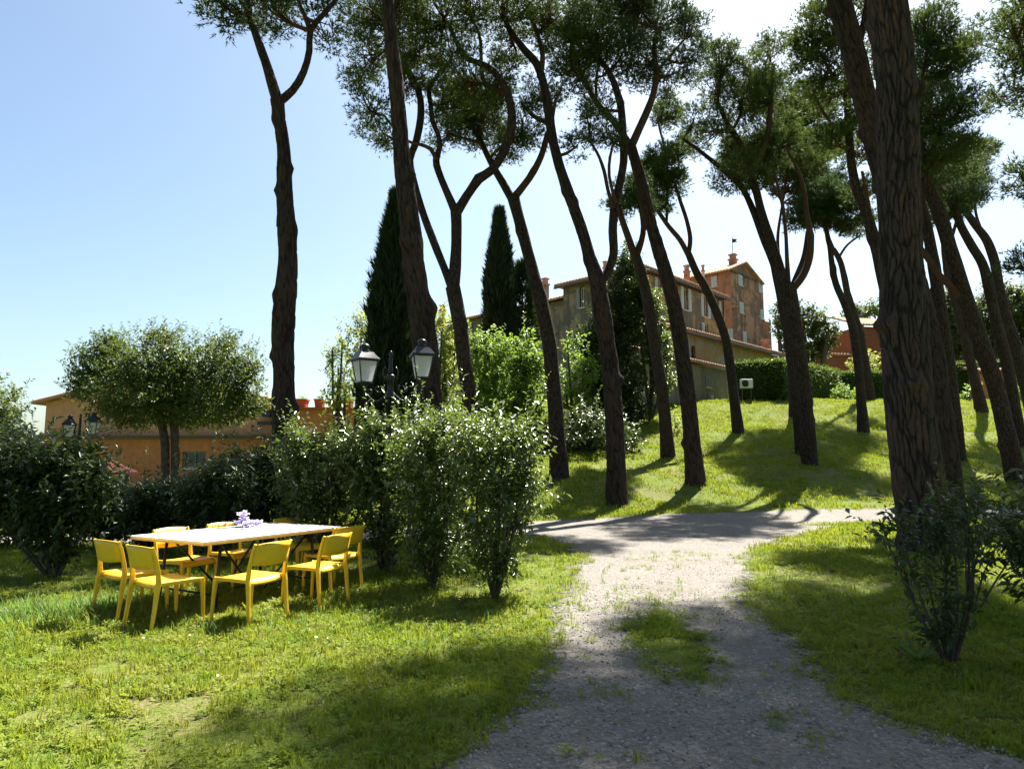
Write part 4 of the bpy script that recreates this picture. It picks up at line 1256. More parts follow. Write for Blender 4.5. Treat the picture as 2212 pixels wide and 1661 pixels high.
def hedge(label, pts, h, th, mat='hedge', dens=90, group='clipped hedges'):
    """clipped hedge along ground points (x,y)"""
    base = g(*pts[0])
    root = thing('clipped_hedge', label, 'hedge', tuple(base), 0, group)
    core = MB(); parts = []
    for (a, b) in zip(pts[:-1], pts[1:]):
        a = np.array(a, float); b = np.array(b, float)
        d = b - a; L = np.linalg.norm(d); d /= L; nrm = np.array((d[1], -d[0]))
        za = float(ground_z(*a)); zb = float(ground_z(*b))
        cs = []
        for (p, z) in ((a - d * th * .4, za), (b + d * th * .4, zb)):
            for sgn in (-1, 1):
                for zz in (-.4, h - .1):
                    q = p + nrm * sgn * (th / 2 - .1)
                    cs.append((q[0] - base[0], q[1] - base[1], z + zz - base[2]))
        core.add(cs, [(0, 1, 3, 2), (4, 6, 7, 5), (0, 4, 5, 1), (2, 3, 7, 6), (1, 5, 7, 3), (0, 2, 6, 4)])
        n = int(dens * (L + th) * (2 * h + th))
        t = rng.uniform(-th / 2, L + th / 2, n); sel = rng.uniform(0, 2 * h + th, n)
        side = np.where(sel < h, -1, np.where(sel < 2 * h, 1, 0))
        off = np.where(side == 0, rng.uniform(-.5, .5, n) * th, side * th / 2)
        zz = np.where(side == -1, sel, np.where(side == 1, sel - h, h))
        endc = (t < -th / 2 + .05) | (t > L + th / 2 - .05)
        P = np.stack([a[0] + d[0] * t + nrm[0] * off, a[1] + d[1] * t + nrm[1] * off, za + (zb - za) * np.clip(t / L, 0, 1) + zz], 1)
        P += rng.normal(size=P.shape) * .05
        O = np.stack([nrm[0] * side, nrm[1] * side, (side == 0) * 1.0], 1)
        A = unit(O * .8 + rdir(n) * .8 + np.array((0, 0, .4)))
        parts.append(leaves(P, A, unit(rdir(n) + np.array((0, 0, 1))), .15, .09))
        # both end faces
        m = int(dens * th * h)
        for e, sg in ((a - d * th / 2, -1), (b + d * th / 2, 1)):
            q = rng.uniform(-.5, .5, m) * th; z = rng.uniform(0, h, m)
            P = np.stack([e[0] + nrm[0] * q, e[1] + nrm[1] * q, np.full(m, za if sg < 0 else zb) + z], 1) + rng.normal(size=(m, 3)) * .05
            parts.append(leaves(P, unit(np.array((d[0], d[1], 0)) * sg + rdir(m) * .9), unit(rdir(m) + np.array((0, 0, 1))), .15, .09))
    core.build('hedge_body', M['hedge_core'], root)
    foliage('foliage', parts, M['hedge'], root, base, 1.2, .5)
    return root


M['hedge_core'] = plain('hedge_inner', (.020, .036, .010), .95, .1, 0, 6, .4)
hedge('clipped hedge block with a straight front beside the villa annex', [(13.6, 40.6), (15.2, 39.7), (20.6, 45.6)], 2.25, 1.3)
hedge('taller clipped hedge end behind the front hedge block', [(19.6, 48.0), (22.2, 48.6)], 2.6, 1.2)
hedge('long clipped hedge below the red house, left of the thick trunk', [(23.4, 49.5), (30.0, 49.0)], 2.5, 1.2)
hedge('dark clipped hedge seen between the right hand pine stems', [(30.5, 47.5), (38.0, 45.0)], 2.9, 1.2)


# ------------------------------------------------------------------ buildings
def face_uv(px, py, A, B):
    """where a picture point meets the vertical plane through A and B: distance along it, height"""
    A = np.array(A, float); B = np.array(B, float)
    d = (B - A) / np.linalg.norm(B - A); nrm = np.array((d[1], -d[0]))
    r = ray(px, py)
    t = (A @ nrm) / (r[:2] @ nrm)
    p = np.array((0, 0, EYE)) + r * t
    return (p[:2] - A) @ d, p[2]


class House:
    def __init__(self, name, label, loc, cat='building', group=None):
        self.b = np.array(loc, float)
        self.root = thing(name, label, cat, tuple(self.b), 0, group)

    def P(self, p):
        return tuple(np.asarray(p, float) - self.b)

    def wall(self, A, B, z0, z1, mat, holes=(), depth=.22, z1b=None, peak=None, name='wall'):
        """outer wall A->B (seen from its right-hand side) with real openings; z1b: other top height; peak: gable (u,z)"""
        A = np.array(A, float); B = np.array(B, float); L = np.linalg.norm(B - A)
        d = (B - A) / L; n = np.array((d[1], -d[0]))

        def W(u, z, k=0.0):
            p = A + d * u - n * k
            return self.P((p[0], p[1], z))
        m = MB()
        us = sorted({0, L, *[h[0] for h in holes], *[h[0] + h[2] for h in holes]})
        zs = sorted({z0, z1, *[h[1] for h in holes], *[h[1] + h[3] for h in holes]})
        for u0, u1 in zip(us[:-1], us[1:]):
            for a, c in zip(zs[:-1], zs[1:]):
                um, zm = (u0 + u1) / 2, (a + c) / 2
                if any(h[0] < um < h[0] + h[2] and h[1] < zm < h[1] + h[3] for h in holes): continue
                m.add([W(u0, a), W(u1, a), W(u1, c), W(u0, c)], [(0, 1, 2, 3)])
        for (u, z, w, h) in holes:
            m.add([W(u, z), W(u + w, z), W(u + w, z + h), W(u, z + h), W(u, z, depth), W(u + w, z, depth), W(u + w, z + h, depth), W(u, z + h, depth)],
                  [(0, 1, 5, 4), (1, 2, 6, 5), (2, 3, 7, 6), (3, 0, 4, 7)])
        if peak: m.add([W(0, z1), W(L, z1), W(peak[0], peak[1])], [(0, 1, 2)])
        if z1b is not None: m.add([W(0, z1), W(L, z1), W(L, z1b)], [(0, 1, 2)])
        return m.build(name, mat, self.root), W

    def window(self, W, u, z, w, h, depth=.22, shut=None, sm='shutter', closed=False, frame='stone', mull=1, label=None):
        fr = MB()

        def bx(u0, u1, z0, z1, k0, k1, mb):
            mb.add([W(u0, z0, k0), W(u1, z0, k0), W(u1, z1, k0), W(u0, z1, k0), W(u0, z0, k1), W(u1, z0, k1), W(u1, z1, k1), W(u0, z1, k1)],
                   [(0, 1, 2, 3), (5, 4, 7, 6), (0, 4, 5, 1), (1, 5, 6, 2), (2, 6, 7, 3), (3, 7, 4, 0)])
        t = .07
        bx(u + .004, u + t, z + .004, z + h - .004, depth - .08, depth - .012, fr); bx(u + w - t, u + w - .004, z + .004, z + h - .004, depth - .08, depth - .012, fr)
        bx(u + t, u + w - t, z + .004, z + t, depth - .08, depth - .012, fr); bx(u + t, u + w - t, z + h - t, z + h - .004, depth - .08, depth - .012, fr)
        if mull: bx(u + w / 2 - .03, u + w / 2 + .03, z + t, z + h - t, depth - .075, depth - .014, fr)
        f = fr.build('window', M[frame], self.root)
        g_ = MB(); g_.add([W(u, z, depth - .005), W(u + w, z, depth - .005), W(u + w, z + h, depth - .005), W(u, z + h, depth - .005)], [(0, 1, 2, 3)])
        g_.build('pane', M['glass'], f)
        s_ = MB(); bx(u - .08, u + w + .08, z - .1, z - .006, -.10, .05, s_); s_.build('sill', M['stone'], f)
        if closed:
            for a in (0, 1):
                s_ = MB(); u0 = u + .01 + a * w / 2; bx(u0, u0 + w / 2 - .02, z + .01, z + h - .01, -.03, .03, s_)
                for q in range(9):
                    zz = z + .1 + (h - .2) * q / 9
                    bx(u0 + .06, u0 + w / 2 - .08, zz, zz + .035, -.05, -.03, s_)
                s_.build('shutter', M[sm], f)
        elif shut:
            for sgn in shut:
                s_ = MB(); sw = w * .62
                u0 = u - sw - .02 if sgn < 0 else u + w + .02
                bx(u0, u0 + sw, z - .03, z + h + .03, -.07, -.012, s_)
                for q in range(10):
                    zz = z + .06 + (h - .12) * q / 10
                    bx(u0 + .06, u0 + sw - .06, zz, zz + .045, -.10, -.07, s_)
                s_.build('shutter', M[sm], f)
        return f

    def roof(self, a, b, c, d, th=.14, mat='tile', per=.30, name='roof'):
        """pantile slab: eave a->b, ridge side d->c"""
        a, b, c, d = [np.array(self.P(p)) for p in (a, b, c, d)]
        nrm = np.cross(b - a, d - a); nrm /= np.linalg.norm(nrm)
        if nrm[2] < 0: nrm = -nrm
        n = max(2, int(np.linalg.norm(b - a) / per)) * 4
        V = []; F = []
        for i in range(n + 1):
            t = i / n
            h = .06 * abs(math.sin(math.pi * i / 4))
            e0 = a + (b - a) * t; e1 = d + (c - d) * t
            V += [e0 + nrm * (th + h), e1 + nrm * (th + h), e0, e1]
        for i in range(n):
            q = i * 4
            F += [(q, q + 4, q + 5, q + 1), (q + 2, q + 3, q + 7, q + 6), (q, q + 2, q + 6, q + 4), (q + 1, q + 5, q + 7, q + 3)]
        F += [(0, 1, 3, 2), (n * 4, n * 4 + 2, n * 4 + 3, n * 4 + 1)]
        m = MB(); m.add(V, F)
        return m.build(name, M[mat], self.root)

    def box(self, name, c, s, mat, rz=0, parent=None, bevel=0):
        m = MB(); m.box(self.P(c), s, Matrix.Rotation(rz, 3, 'Z'))
        return m.build(name, M[mat], parent or self.root, bevel)


def chimney(H, p, w, h, mat, rz=.785):
    m = MB(); Mz = Matrix.Rotation(rz, 3, 'Z'); q = Vector(H.P(p))
    m.box(q + Vector((0, 0, h / 2 - .5)), (w, w, h + 1.0), Mz)
    o = m.build('chimney', M[mat], H.root)
    m = MB(); m.box(q + Vector((0, 0, h + .06)), (w * 1.3, w * 1.3, .14), Mz); m.box(q + Vector((0, 0, h + .32)), (w * .8, w * .8, .36), Mz); m.box(q + Vector((0, 0, h + .55)), (w * 1.15, w * 1.15, .12), Mz)
    m.build('chimney_cap', M['tile'], o)
    return o


def rect(H, W, A, B, x0, x1, y0, y1, **kw):
    """picture rectangle on a wall -> opening (u,z,w,h)"""
    u0, z1 = face_uv(x0, y0, A, B); u1, _ = face_uv(x1, y0, A, B); _, z0 = face_uv((x0 + x1) / 2, y1, A, B)
    return (u0, z0, u1 - u0, z1 - z0)


Zg = 4.2
s2 = math.sqrt(.5)
# --- main villa block
C0 = np.array((9.25, 48.0)); C1 = C0 + 12.1 * np.array((s2 * .97, s2 * 1.03)); C2 = C0 + 7.4 * np.array((-s2, s2)); C3 = C1 + (C2 - C0)
ze = 15.2
H = House('villa', 'tall ochre villa with blue grey shutters and tiled eaves on the hill', (*C0, Zg))
wr = [((1475.3, 1485, 621, 669), (-1, 1)), ((1518.4, 1527, 636, 684), (-1, 1)), ((1544, 1551.5, 648, 674), (-1, 1)), ((1419.6, 1428.6, 601, 629), (-1, 1)), ((1521, 1530, 699, 722), (-1,))]
holes = [rect(H, None, C0, C1, *w[0]) for w in wr]
o, W = H.wall(C0, C1, Zg - 1, ze, M['ochre'], holes)
for h, w in zip(holes, wr): H.window(W, *h, shut=w[1])
wl_ = [(1253, 1263, 622, 664), (1242, 1250, 722, 762), (1335, 1343, 600, 640)]
holes = [rect(H, None, C2, C0, *w) for w in wl_]
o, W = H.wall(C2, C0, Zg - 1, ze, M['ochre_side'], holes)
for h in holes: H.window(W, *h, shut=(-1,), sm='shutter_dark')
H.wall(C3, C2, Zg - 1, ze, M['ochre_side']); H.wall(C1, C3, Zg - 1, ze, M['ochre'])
ctr = (C0 + C3) / 2
ov = lambda p, k=.75: p + (p - ctr) / np.linalg.norm(p - ctr) * k
e0, e1, e2, e3 = ov(C0), ov(C1), ov(C2), ov(C3)
r0 = (C0 + C2) / 2 + (C1 - C0) * .32; r1 = (C1 + C3) / 2 - (C1 - C0) * .32
zr = ze + 1.5
H.roof((*e0, ze - .05), (*e1, ze - .05), (*r1, zr), (*r0, zr))
H.roof((*e2, ze - .05), (*e0, ze - .05), (*r0, zr), (*r0, zr))
H.roof((*e3, ze - .05), (*e2, ze - .05), (*r0, zr), (*r1, zr))
H.roof((*e1, ze - .05), (*e3, ze - .05), (*r1, zr), (*r1, zr))
for (P, Q) in ((e0, e1), (e2, e0)):
    m = MB(); m.bar(H.P((*P, ze - .16)), H.P((*Q, ze - .16)), .16, .14); m.build('gutter', M['gutter'], H.root)
for q in range(26):                           # eave brackets
    t = (q + .5) / 26; p = C0 + (C1 - C0) * t; nn = np.array((s2, -s2))
    m = MB(); m.bar(H.P((*p, ze - .22)), H.P((*(p + nn * .5), ze - .22)), .10, .14); m.build('eave_bracket', M['wood_brown'], H.root)
for (x, y, Yd, w, h, mt) in ((1484, 600, 57, .75, 1.0, 'peach'), (1307, 588, 54, .5, .6, 'stone'), (1367, 572, 54, .5, .5, 'stone'), (1519, 598, 60, .4, 1.0, 'stone')):
    p = at(x, y, Yd); chimney(H, p, w * .5, h * .45, mt)
m = MB(); m.tube([H.P((*(C1 + np.array((.05, -.12))), ze - .3)), H.P((*(C1 + np.array((.05, -.12))), Zg))], .06, 8); m.build('drainpipe', M['gutter'], H.root)

# --- left wing of the villa
D0 = C2 + np.array((.5, .5)); D1 = D0 + 16.0 * np.array((-s2, s2)); zw = 14.4
H = House('villa_wing', 'long lower grey ochre wing of the villa behind the small cypress', (*D0, 3.0))
holes = [rect(H, None, D1, D0, *w) for w in ((1087, 1095, 690, 716), (1136, 1144, 688, 712), (1040, 1046, 705, 725), (1186, 1190, 683, 689), (1015, 1021, 695, 712))]
o, W = H.wall(D1, D0, 1.5, zw, M['ochre_side'], holes)
for h in holes: H.window(W, *h, mull=0)
nn = np.array((s2, s2))
H.wall(D0, D0 + nn * 6, 1.5, zw, M['ochre_side']); H.wall(D1 + nn * 6, D1, 1.5, zw, M['ochre_side']); H.wall(D0 + nn * 6, D1 + nn * 6, 1.5, zw, M['ochre_side'])
a, b = D1 - nn * .6 + np.array((-s2, s2)) * .4, D0 - nn * .6 + np.array((s2, -s2)) * .3
H.roof((*a, zw - .05), (*b, zw - .05), (*(b + nn * 3.6), zw + 1.1), (*(a + nn * 3.6), zw + 1.1))
H.roof((*(b + nn * 7.2), zw - .05), (*(a + nn * 7.2), zw - .05), (*(a + nn * 3.6), zw + 1.1), (*(b + nn * 3.6), zw + 1.1))
for (k, w) in ((.6, .5), (5.4, .4)):               # buttress strips
    p = D0 + np.array((-s2, s2)) * k - nn * .16
    H.box('pilaster', (*p, zw / 2 + .2), (w, .3, zw - 2.6), 'ochre_side', rz=-.785)
p = at(1178, 634, 58); chimney(H, p, .45, .7, 'ochre_side')
p = at(956, 690, 66); chimney(H, p, .45, .8, 'stone')
m = MB(); q = D0 + np.array((-s2, s2)) * 2.6 - nn * .1; m.tube([H.P((*q, zw - .3)), H.P((*q, 3.0))], .06, 8); m.build('drainpipe', M['gutter'], H.root)

# --- tower
T0 = np.array((20.4, 64.0)); T1 = T0 + 6.5 * np.array((s2, s2)); T2 = T0 + 5.5 * np.array((-s2, s2)); T3 = T1 + (T2 - T0)
zt = 19.5; zp = 20.9
H = House('tower_house', 'tall peach coloured tower house with gable and weathervane', (*T0, Zg))
gw = [((1594, 1603, 592, 616), 1), ((1637.8, 1645.7, 606, 631), 1), ((1596.6, 1605.6, 651, 675.5), 1), ((1642, 1650, 668, 689), 1), ((1604.5, 1612, 715, 743), 1)]
holes = [rect(H, None, T0, T1, *w[0]) for w in gw]
L = np.linalg.norm(T1 - T0)
o, W = H.wall(T0, T1, Zg, zt, M['brownwall'], holes, peak=(L / 2, zp))
for h in holes: H.window(W, *h, closed=True)
holes = [rect(H, None, T2, T0, *w) for w in ((1536, 1548.6, 598, 619), (1573, 1583, 711, 736))]
o, W = H.wall(T2, T0, Zg, zt, M['peach'], holes)
for h in holes: H.window(W, *h, closed=True)
H.wall(T1, T3, Zg, zt, M['peach']); H.wall(T3, T2, Zg, zt, M['peach'], peak=(L / 2, zp))
ra = (T0 + T1) / 2; rb = (T2 + T3) / 2; fw = np.array((s2, -s2)) * .35
sd = np.array((s2, s2)) * .45
H.roof((*(T2 - sd - fw), zt - .1), (*(T0 - sd + fw), zt - .1), (*(ra + fw), zp), (*(rb - fw), zp))
H.roof((*(T1 + sd + fw), zt - .1), (*(T3 + sd - fw), zt - .1), (*(rb - fw), zp), (*(ra + fw), zp))
chimney(H, (*(ra * .8 + rb * .2), zp - .2), .6, .75, 'peach')
pv = ra * .8 + rb * .2
m = MB(); m.tube([H.P((*pv, zp + 1.2)), H.P((*pv, zp + 3.0))], .03, 6); vane = m.build('weathervane', M['black_metal'], H.root)
m = MB(); q = np.array(H.P((*pv, zp + 2.35)))
m.add([q + (0, -.02, 0), q + (0.51, -.02, 0.102), q + (0.34, -.02, 0.218), q + (0.544, -.02, 0.374), q + (0, -.02, 0.408), q + (0, .02, 0), q + (0.51, .02, 0.102), q + (0.34, .02, 0.218), q + (0.544, .02, 0.374), q + (0, .02, 0.408)],
      [(0, 1, 2, 4), (2, 3, 4), (9, 7, 6, 5), (9, 8, 7), (0, 5, 6, 1), (1, 6, 7, 2), (2, 7, 8, 3), (3, 8, 9, 4), (4, 9, 5, 0)])
m.build('vane_flag', M['black_metal'], vane)
# old gabled niche on the corner
p = at(1588, 663, 63.7); H.box('niche_hood', p, (1.1, .4, .16), 'tile', rz=.785)
H.wall(T1 + np.array((.05, .05)), T1 + np.array((1.6, 1.6)), Zg, 15.8, M['brownwall'], z1b=14.2, name='side_wall')

# --- yellow annex in front
A0 = np.array((10.2, 43.2)); A1 = np.array((21.0, 54.1)); za = 9.85
H = House('annex', 'low yellow annex with sloping tiled roof below the villa', (*A0, Zg))
aw = [(1493, 1502, 746, 777), (1604, 1615, 786, 812), (1649, 1657, 787, 805)]
holes = [rect(H, None, A0, A1, *w) for w in aw]
Aj = A0 + (A1 - A0) * .47
o, W = H.wall(A0, Aj, Zg - 1, za, M['peel'], holes[:1]); H.window(W, *holes[0], mull=0, frame='wood_brown')
Lj = np.linalg.norm(Aj - A0)
h2 = [(h[0] - Lj, *h[1:]) for h in holes[1:]]
o, W = H.wall(Aj, A1, Zg - 1, za, M['annex'], h2)
dr = h2[0]
H.window(W, *h2[1], mull=0, frame='wood_brown')
m = MB()                                   # door leaf and white surround
for (u0, u1, z0, z1) in ((dr[0] - .16, dr[0], dr[1], dr[1] + dr[3] + .16), (dr[0] + dr[2], dr[0] + dr[2] + .16, dr[1], dr[1] + dr[3] + .16), (dr[0], dr[0] + dr[2], dr[1] + dr[3], dr[1] + dr[3] + .16)):
    m.add([W(u0, z0, -.05), W(u1, z0, -.05), W(u1, z1, -.05), W(u0, z1, -.05), W(u0, z0, .02), W(u1, z0, .02), W(u1, z1, .02), W(u0, z1, .02)], [(0, 1, 2, 3), (0, 4, 5, 1), (1, 5, 6, 2), (2, 6, 7, 3), (3, 7, 4, 0)])
dso = m.build('door_surround', M['white_metal'], H.root)
m = MB(); m.add([W(dr[0], dr[1], .2), W(dr[0] + dr[2], dr[1], .2), W(dr[0] + dr[2], dr[1] + dr[3], .2), W(dr[0], dr[1] + dr[3], .2)], [(0, 1, 2, 3)]); m.build('door', M['wood_brown'], H.root)
for du in (-.55, .75):
    c = W(dr[0] + dr[2] / 2 + du * 1.6, dr[1] + dr[3] - .1, -.18)
    m = MB(); m.lathe([(.05, -.16), (.11, .08), (.13, .10), (.03, .2)], c, 6); m.bar(Vector(c) + Vector((0, 0, .2)), Vector(W(dr[0] + dr[2] / 2 + du * 1.6, dr[1] + dr[3] + .18, 0)), .03); m.build('wall_lantern', M['lamp_iron'], H.root)
u, z = face_uv(1628, 797, Aj, A1); c = W(u, z, -.06)
H.box('meter_box', np.array(c) + H.b, (.35, .12, .9), 'white_metal', rz=.785)
nb = np.array((-s2, s2))
H.wall(A0 + nb * 5, A0, Zg - 1, za, M['peel'], z1b=None); H.wall(A1, A1 + nb * 5, Zg - 1, za, M['annex'])
dv = (A1 - A0) / np.linalg.norm(A1 - A0)
a, b = A0 - nb * .6 - dv * .3, A1 - nb * .6 + dv * .5
H.roof((*a, za - .05), (*b, za - .05), (*(b + nb * 5.4), za + 1.7), (*(a + nb * 5.4), za + 1.7))
m = MB(); m.bar(H.P((*a, za - .12)), H.P((*b, za - .12)), .14, .12); m.build('gutter', M['gutter'], H.root)
chimney(H, at(1655, 760, 54), .5, .35, 'peach')

# --- shed in front of the annex
S0 = np.array((7.0, 36.8)); S1 = np.array((13.7, 44.0)); zs_ = 7.35
H = House('lean_to_shed', 'grey beige lean-to shed at the hill edge behind the leaning pines', (*S0, Zg))
holes = [rect(H, None, S0, S1, 1523, 1533, 809, 836)]
o, W = H.wall(S0, S1, Zg - 1.5, zs_, M['shedwall'], holes); H.window(W, *holes[0], sm='shutter_dark', closed=True)
H.wall(S1, S1 + nb * 3.2, Zg - 1.5, zs_, M['shedwall']); H.wall(S0 + nb * 3.2, S0, Zg - 1.5, zs_, M['shedwall'])
dv = (S1 - S0) / np.linalg.norm(S1 - S0)
a, b = S0 - nb * .45 - dv * .3, S1 - nb * .45 + dv * .3
H.roof((*a, zs_ - .03), (*b, zs_ - .03), (*(b + nb * 3.7), zs_ + 1.0), (*(a + nb * 3.7), zs_ + 1.0))
u, z = face_uv(1536, 862, S0, S1); c = W(u, z, -.05); H.box('meter_box', np.array(c) + H.b, (.3, .1, .45), 'white_metal', rz=.82)
# air conditioner beside the hedge
p = at(1612, 829, 38.6)
zg_ = float(ground_z(p[0], p[1]))
ac = thing('air_conditioner', 'white air conditioner unit on legs before the clipped hedge', 'air conditioner', (p[0], p[1], zg_))
hz = p[2] - zg_
m = MB(); m.box((0, 0, hz), (.66, .28, .5)); case = m.build('casing', M['white_metal'], ac, .02)
m = MB(); m.tube([(-.1, -.145, hz), (-.1, -.155, hz)], .19, 20)
for k in range(5): m.bar((-.28, -.16, hz - .16 + k * .08), (.08, -.16, hz - .16 + k * .08), .012)
m.build('fan_grille', M['black_metal'], case)
for sx in (-.25, .25):
    m = MB(); m.bar((sx, 0, -.1), (sx, 0, hz - .25), .05); m.build('leg', M['gutter'], ac)

# --- red house on the hill, right
H = House('red_house', 'red rendered house with tiled roof glimpsed on the hilltop', (29.5, 66.0, Zg))
B0 = at(1788, 800, 66)[:2]; B1 = np.array((42.0, 68.0)); zc = at(1875, 706, 66.5)[2]
Bm = np.array((at(1856, 700, 66.3)[0], 66.3))
o, W = H.wall(Bm, B1, Zg, zc, M['redwall'])
dv = (B1 - Bm) / np.linalg.norm(B1 - Bm); nb2 = np.array((-dv[1], dv[0]))
H.wall(Bm + nb2 * 7, Bm, Zg, zc, M['redwall']); H.wall(B1, B1 + nb2 * 7, Zg, zc, M['redwall'])
H.roof((*(Bm - nb2 * .5 - dv * .4), zc), (*(B1 - nb2 * .5 + dv * .4), zc), (*(B1 + nb2 * 4), zc + 1.6), (*(Bm + nb2 * 4 - dv * .2), zc + 1.6))
zl = at(1800, 768, 65)[2]
B2 = np.array((at(1788, 800, 65)[0], 65.0)); B3 = np.array((at(1862, 800, 65.6)[0], 65.6))
H.wall(B2, B3, Zg, zl, M['redwall'], name='low_wing'); H.wall(B2 + nb2 * 4, B2, Zg, zl, M['redwall'], name='low_wing')
H.roof((*(B2 - nb2 * .3), zl), (*(B3 - nb2 * .3), zl), (*(B3 + nb2 * 3), zl + .5), (*(B2 + nb2 * 3), zl + .5))

# --- orange outbuilding at the right edge
H = House('orange_outbuilding', 'low orange outbuilding with tiled roof at the right edge of the hill', (31.0, 45.0, Zg))
O0 = np.array((at(2112, 850, 46)[0], 46.0)); O1 = O0 + np.array((9.0, -.6)); zo = at(2160, 806, 46)[2]
holes = [rect(H, None, O0, O1, 2190, 2200, 822, 850)]
o, W = H.wall(O0, O1, Zg, zo, M['orange'], holes); H.window(W, *holes[0], frame='wood_brown')
H.wall(O0 + (0, 5), O0, Zg, zo, M['orange'])
H.roof((*(O0 + (-.4, -.5)), zo), (*(O1 + (.4, -.5)), zo), (*(O1 + (.4, 3)), zo + .9), (*(O0 + (-.4, 3)), zo + .9))
H.roof((*(O1 + (.4, 6)), zo), (*(O0 + (-.4, 6)), zo), (*(O0 + (-.4, 3)), zo + .9), (*(O1 + (.4, 3)), zo + .9))

# --- terracotta building at left
YL = 35.0
H = House('terracotta_building', 'wide salmon and orange building with low gable behind the clipped tree', (-18.0, YL, 0.0))
E0 = np.array((at(98, 900, YL)[0], YL)); E1 = np.array((at(592, 900, YL)[0], YL)); ze_ = at(340, 870, YL)[2]; zp_ = at(335, 812, YL)[2]; zled = at(340, 947, YL)[2]
Lw = E1[0] - E0[0]
H.wall(E0, E1, zled, ze_, M['salmon'], peak=(Lw * .48, zp_))
q0 = E0 + (-1.0, -.35); q1 = E1 + (1.2, -.35)
hl = [rect(H, None, q0, q1, 168, 200, 972, 1010), rect(H, None, q0, q1, 395, 445, 975, 1010), rect(H, None, q0, q1, 500, 520, 985, 1012)]
o, W = H.wall(q0, q1, -.3, zled - .02, M['orange'], hl)
for h in hl: H.window(W, *h, frame='shutter_dark', closed=False)
m = MB(); m.box(H.P(((q0[0] + q1[0]) / 2, YL - .3, zled + .05)), (q1[0] - q0[0] + .5, .75, .16)); m.build('ledge', M['wood_brown'], H.root)
H.wall(E1, E1 + (0, 12), -.3, ze_, M['salmon']); H.wall(E0 + (0, 12), E0, -.3, ze_, M['salmon'])
ur = E0[0] + Lw * .48
H.roof((E0[0] - .5, YL + 12, ze_ - .1), (E0[0] - .5, YL - .4, ze_ - .1), (ur, YL - .4, zp_ + .05), (ur, YL + 12, zp_ + .05))
H.roof((E1[0] + .5, YL - .4, ze_ - .1), (E1[0] + .5, YL + 12, ze_ - .1), (ur, YL + 12, zp_ + .05), (ur, YL - .4, zp_ + .05))
p = at(577, 893, YL - .2); H.box('wall_lamp', p, (.4, .3, .35), 'lamp_iron')
p = at(572, 914, YL - .2); H.box('pipe_bracket', p, (.7, .2, .16), 'lamp_iron')

H = House('terrace_block', 'orange terrace wall carrying planters, right of the dark left pine', (-9.0, 33.5, 0.0), 'building')
E0 = np.array((at(590, 900, 33.5)[0], 33.5)); E1 = np.array((at(800, 900, 33.5)[0], 33.5)); zt_ = at(700, 884, 33.5)[2]
hl = [rect(H, None, E0, E1, 690, 712, 950, 1000)]
o, W = H.wall(E0, E1, -.3, zt_, M['orange'], hl); H.window(W, *hl[0], frame='shutter_dark')
H.wall(E1, E1 + (0, 6), -.3, zt_, M['orange']); H.wall(E0 + (0, 6), E0, -.3, zt_, M['orange'])
H.box('terrace_floor', ((E0[0] + E1[0]) / 2, 36.3, zt_ + .03), (E1[0] - E0[0] + .3, 6.2, .1), 'terracotta')
for k, x in enumerate((652, 690, 722, 752, 782)):
    p = at(x, 878, 33.8); w = (.74, .62, .66, .6, .58)[k]
    t_ = thing('planter', ('terracotta planter with a tuft on the terrace edge, leftmost', 'terracotta planter on the terrace edge, second from left', 'terracotta planter on the terrace edge, third from left',
                           'terracotta planter on the terrace edge, fourth from left', 'terracotta planter on the terrace edge, rightmost')[k], 'planter', (p[0], 33.85, zt_ + .08), 0, 'planters on the terrace')
    m = MB(); m.lathe([(.24 * w / .6, 0), (.30 * w / .6, .36), (.335 * w / .6, .37), (.335 * w / .6, .44), (.27 * w / .6, .44), (.25 * w / .6, .38)], (0, 0, 0), 4, math.pi / 4, False); m.build('pot', M['terracotta'], t_)
    P_ = rng.normal(size=(14, 3)) * (.12, .1, .03) + (0, 0, .4)
    foliage('plant', [shoots(P_, unit(rdir(14) * .5 + (0, 0, 1)), 8, .25, .09, .04)], M['fresh'], t_, (0, 0, 0))

# small tiled shelter, trestle and pink wall seen through the bushes
t_ = thing('garden_shelter', 'small open shelter with dark red tiled roof behind the left bushes', 'shelter', (*at(205, 1000, 22)[:2], 0))
for sx in (-.75, .75):
    for sy in (-.5, .5):
        m = MB(); m.bar((sx, sy, -.05), (sx, sy, 1.25), .09); m.build('post', M['wood_brown'], t_)
for sg in (-1, 1):
    for k in range(8):
        y0 = -.75 + k * .19
        m = MB(); m.add([(0, y0, 1.66), (0, y0 + .17, 1.66), (sg * .98, y0 + .17, 1.22), (sg * .98, y0, 1.22), (0, y0, 1.60), (0, y0 + .17, 1.60), (sg * .98, y0 + .17, 1.16), (sg * .98, y0, 1.16)],
                        [(0, 1, 2, 3), (7, 6, 5, 4), (0, 4, 5, 1), (1, 5, 6, 2), (2, 6, 7, 3), (3, 7, 4, 0)]); m.build('roof_tile_row', M['dark_tile'], t_)
p = at(235, 1040, 17.5)
t_ = thing('timber_trestle', 'pale timber trestle frame under the shelter behind the bushes', 'trestle', (p[0], p[1], 0))
zt2 = at(235, 1016, 17.5)[2]
m = MB(); m.bar((-.36, 0, zt2), (.36, 0, zt2), .05, .05); m.build('top_rail', M['wood_pale'], t_)
m = MB(); m.bar((-.25, .01, zt2 - .14), (.36, .01, zt2 - .14), .035); m.build('rail', M['wood_pale'], t_)
for a, b in (((-.34, 0, zt2 - .03), (-.34, 0, -.05)), ((.34, 0, zt2 - .03), (.34, 0, -.05))):
    m = MB(); m.bar(a, b, .05); m.build('leg', M['wood_pale'], t_)
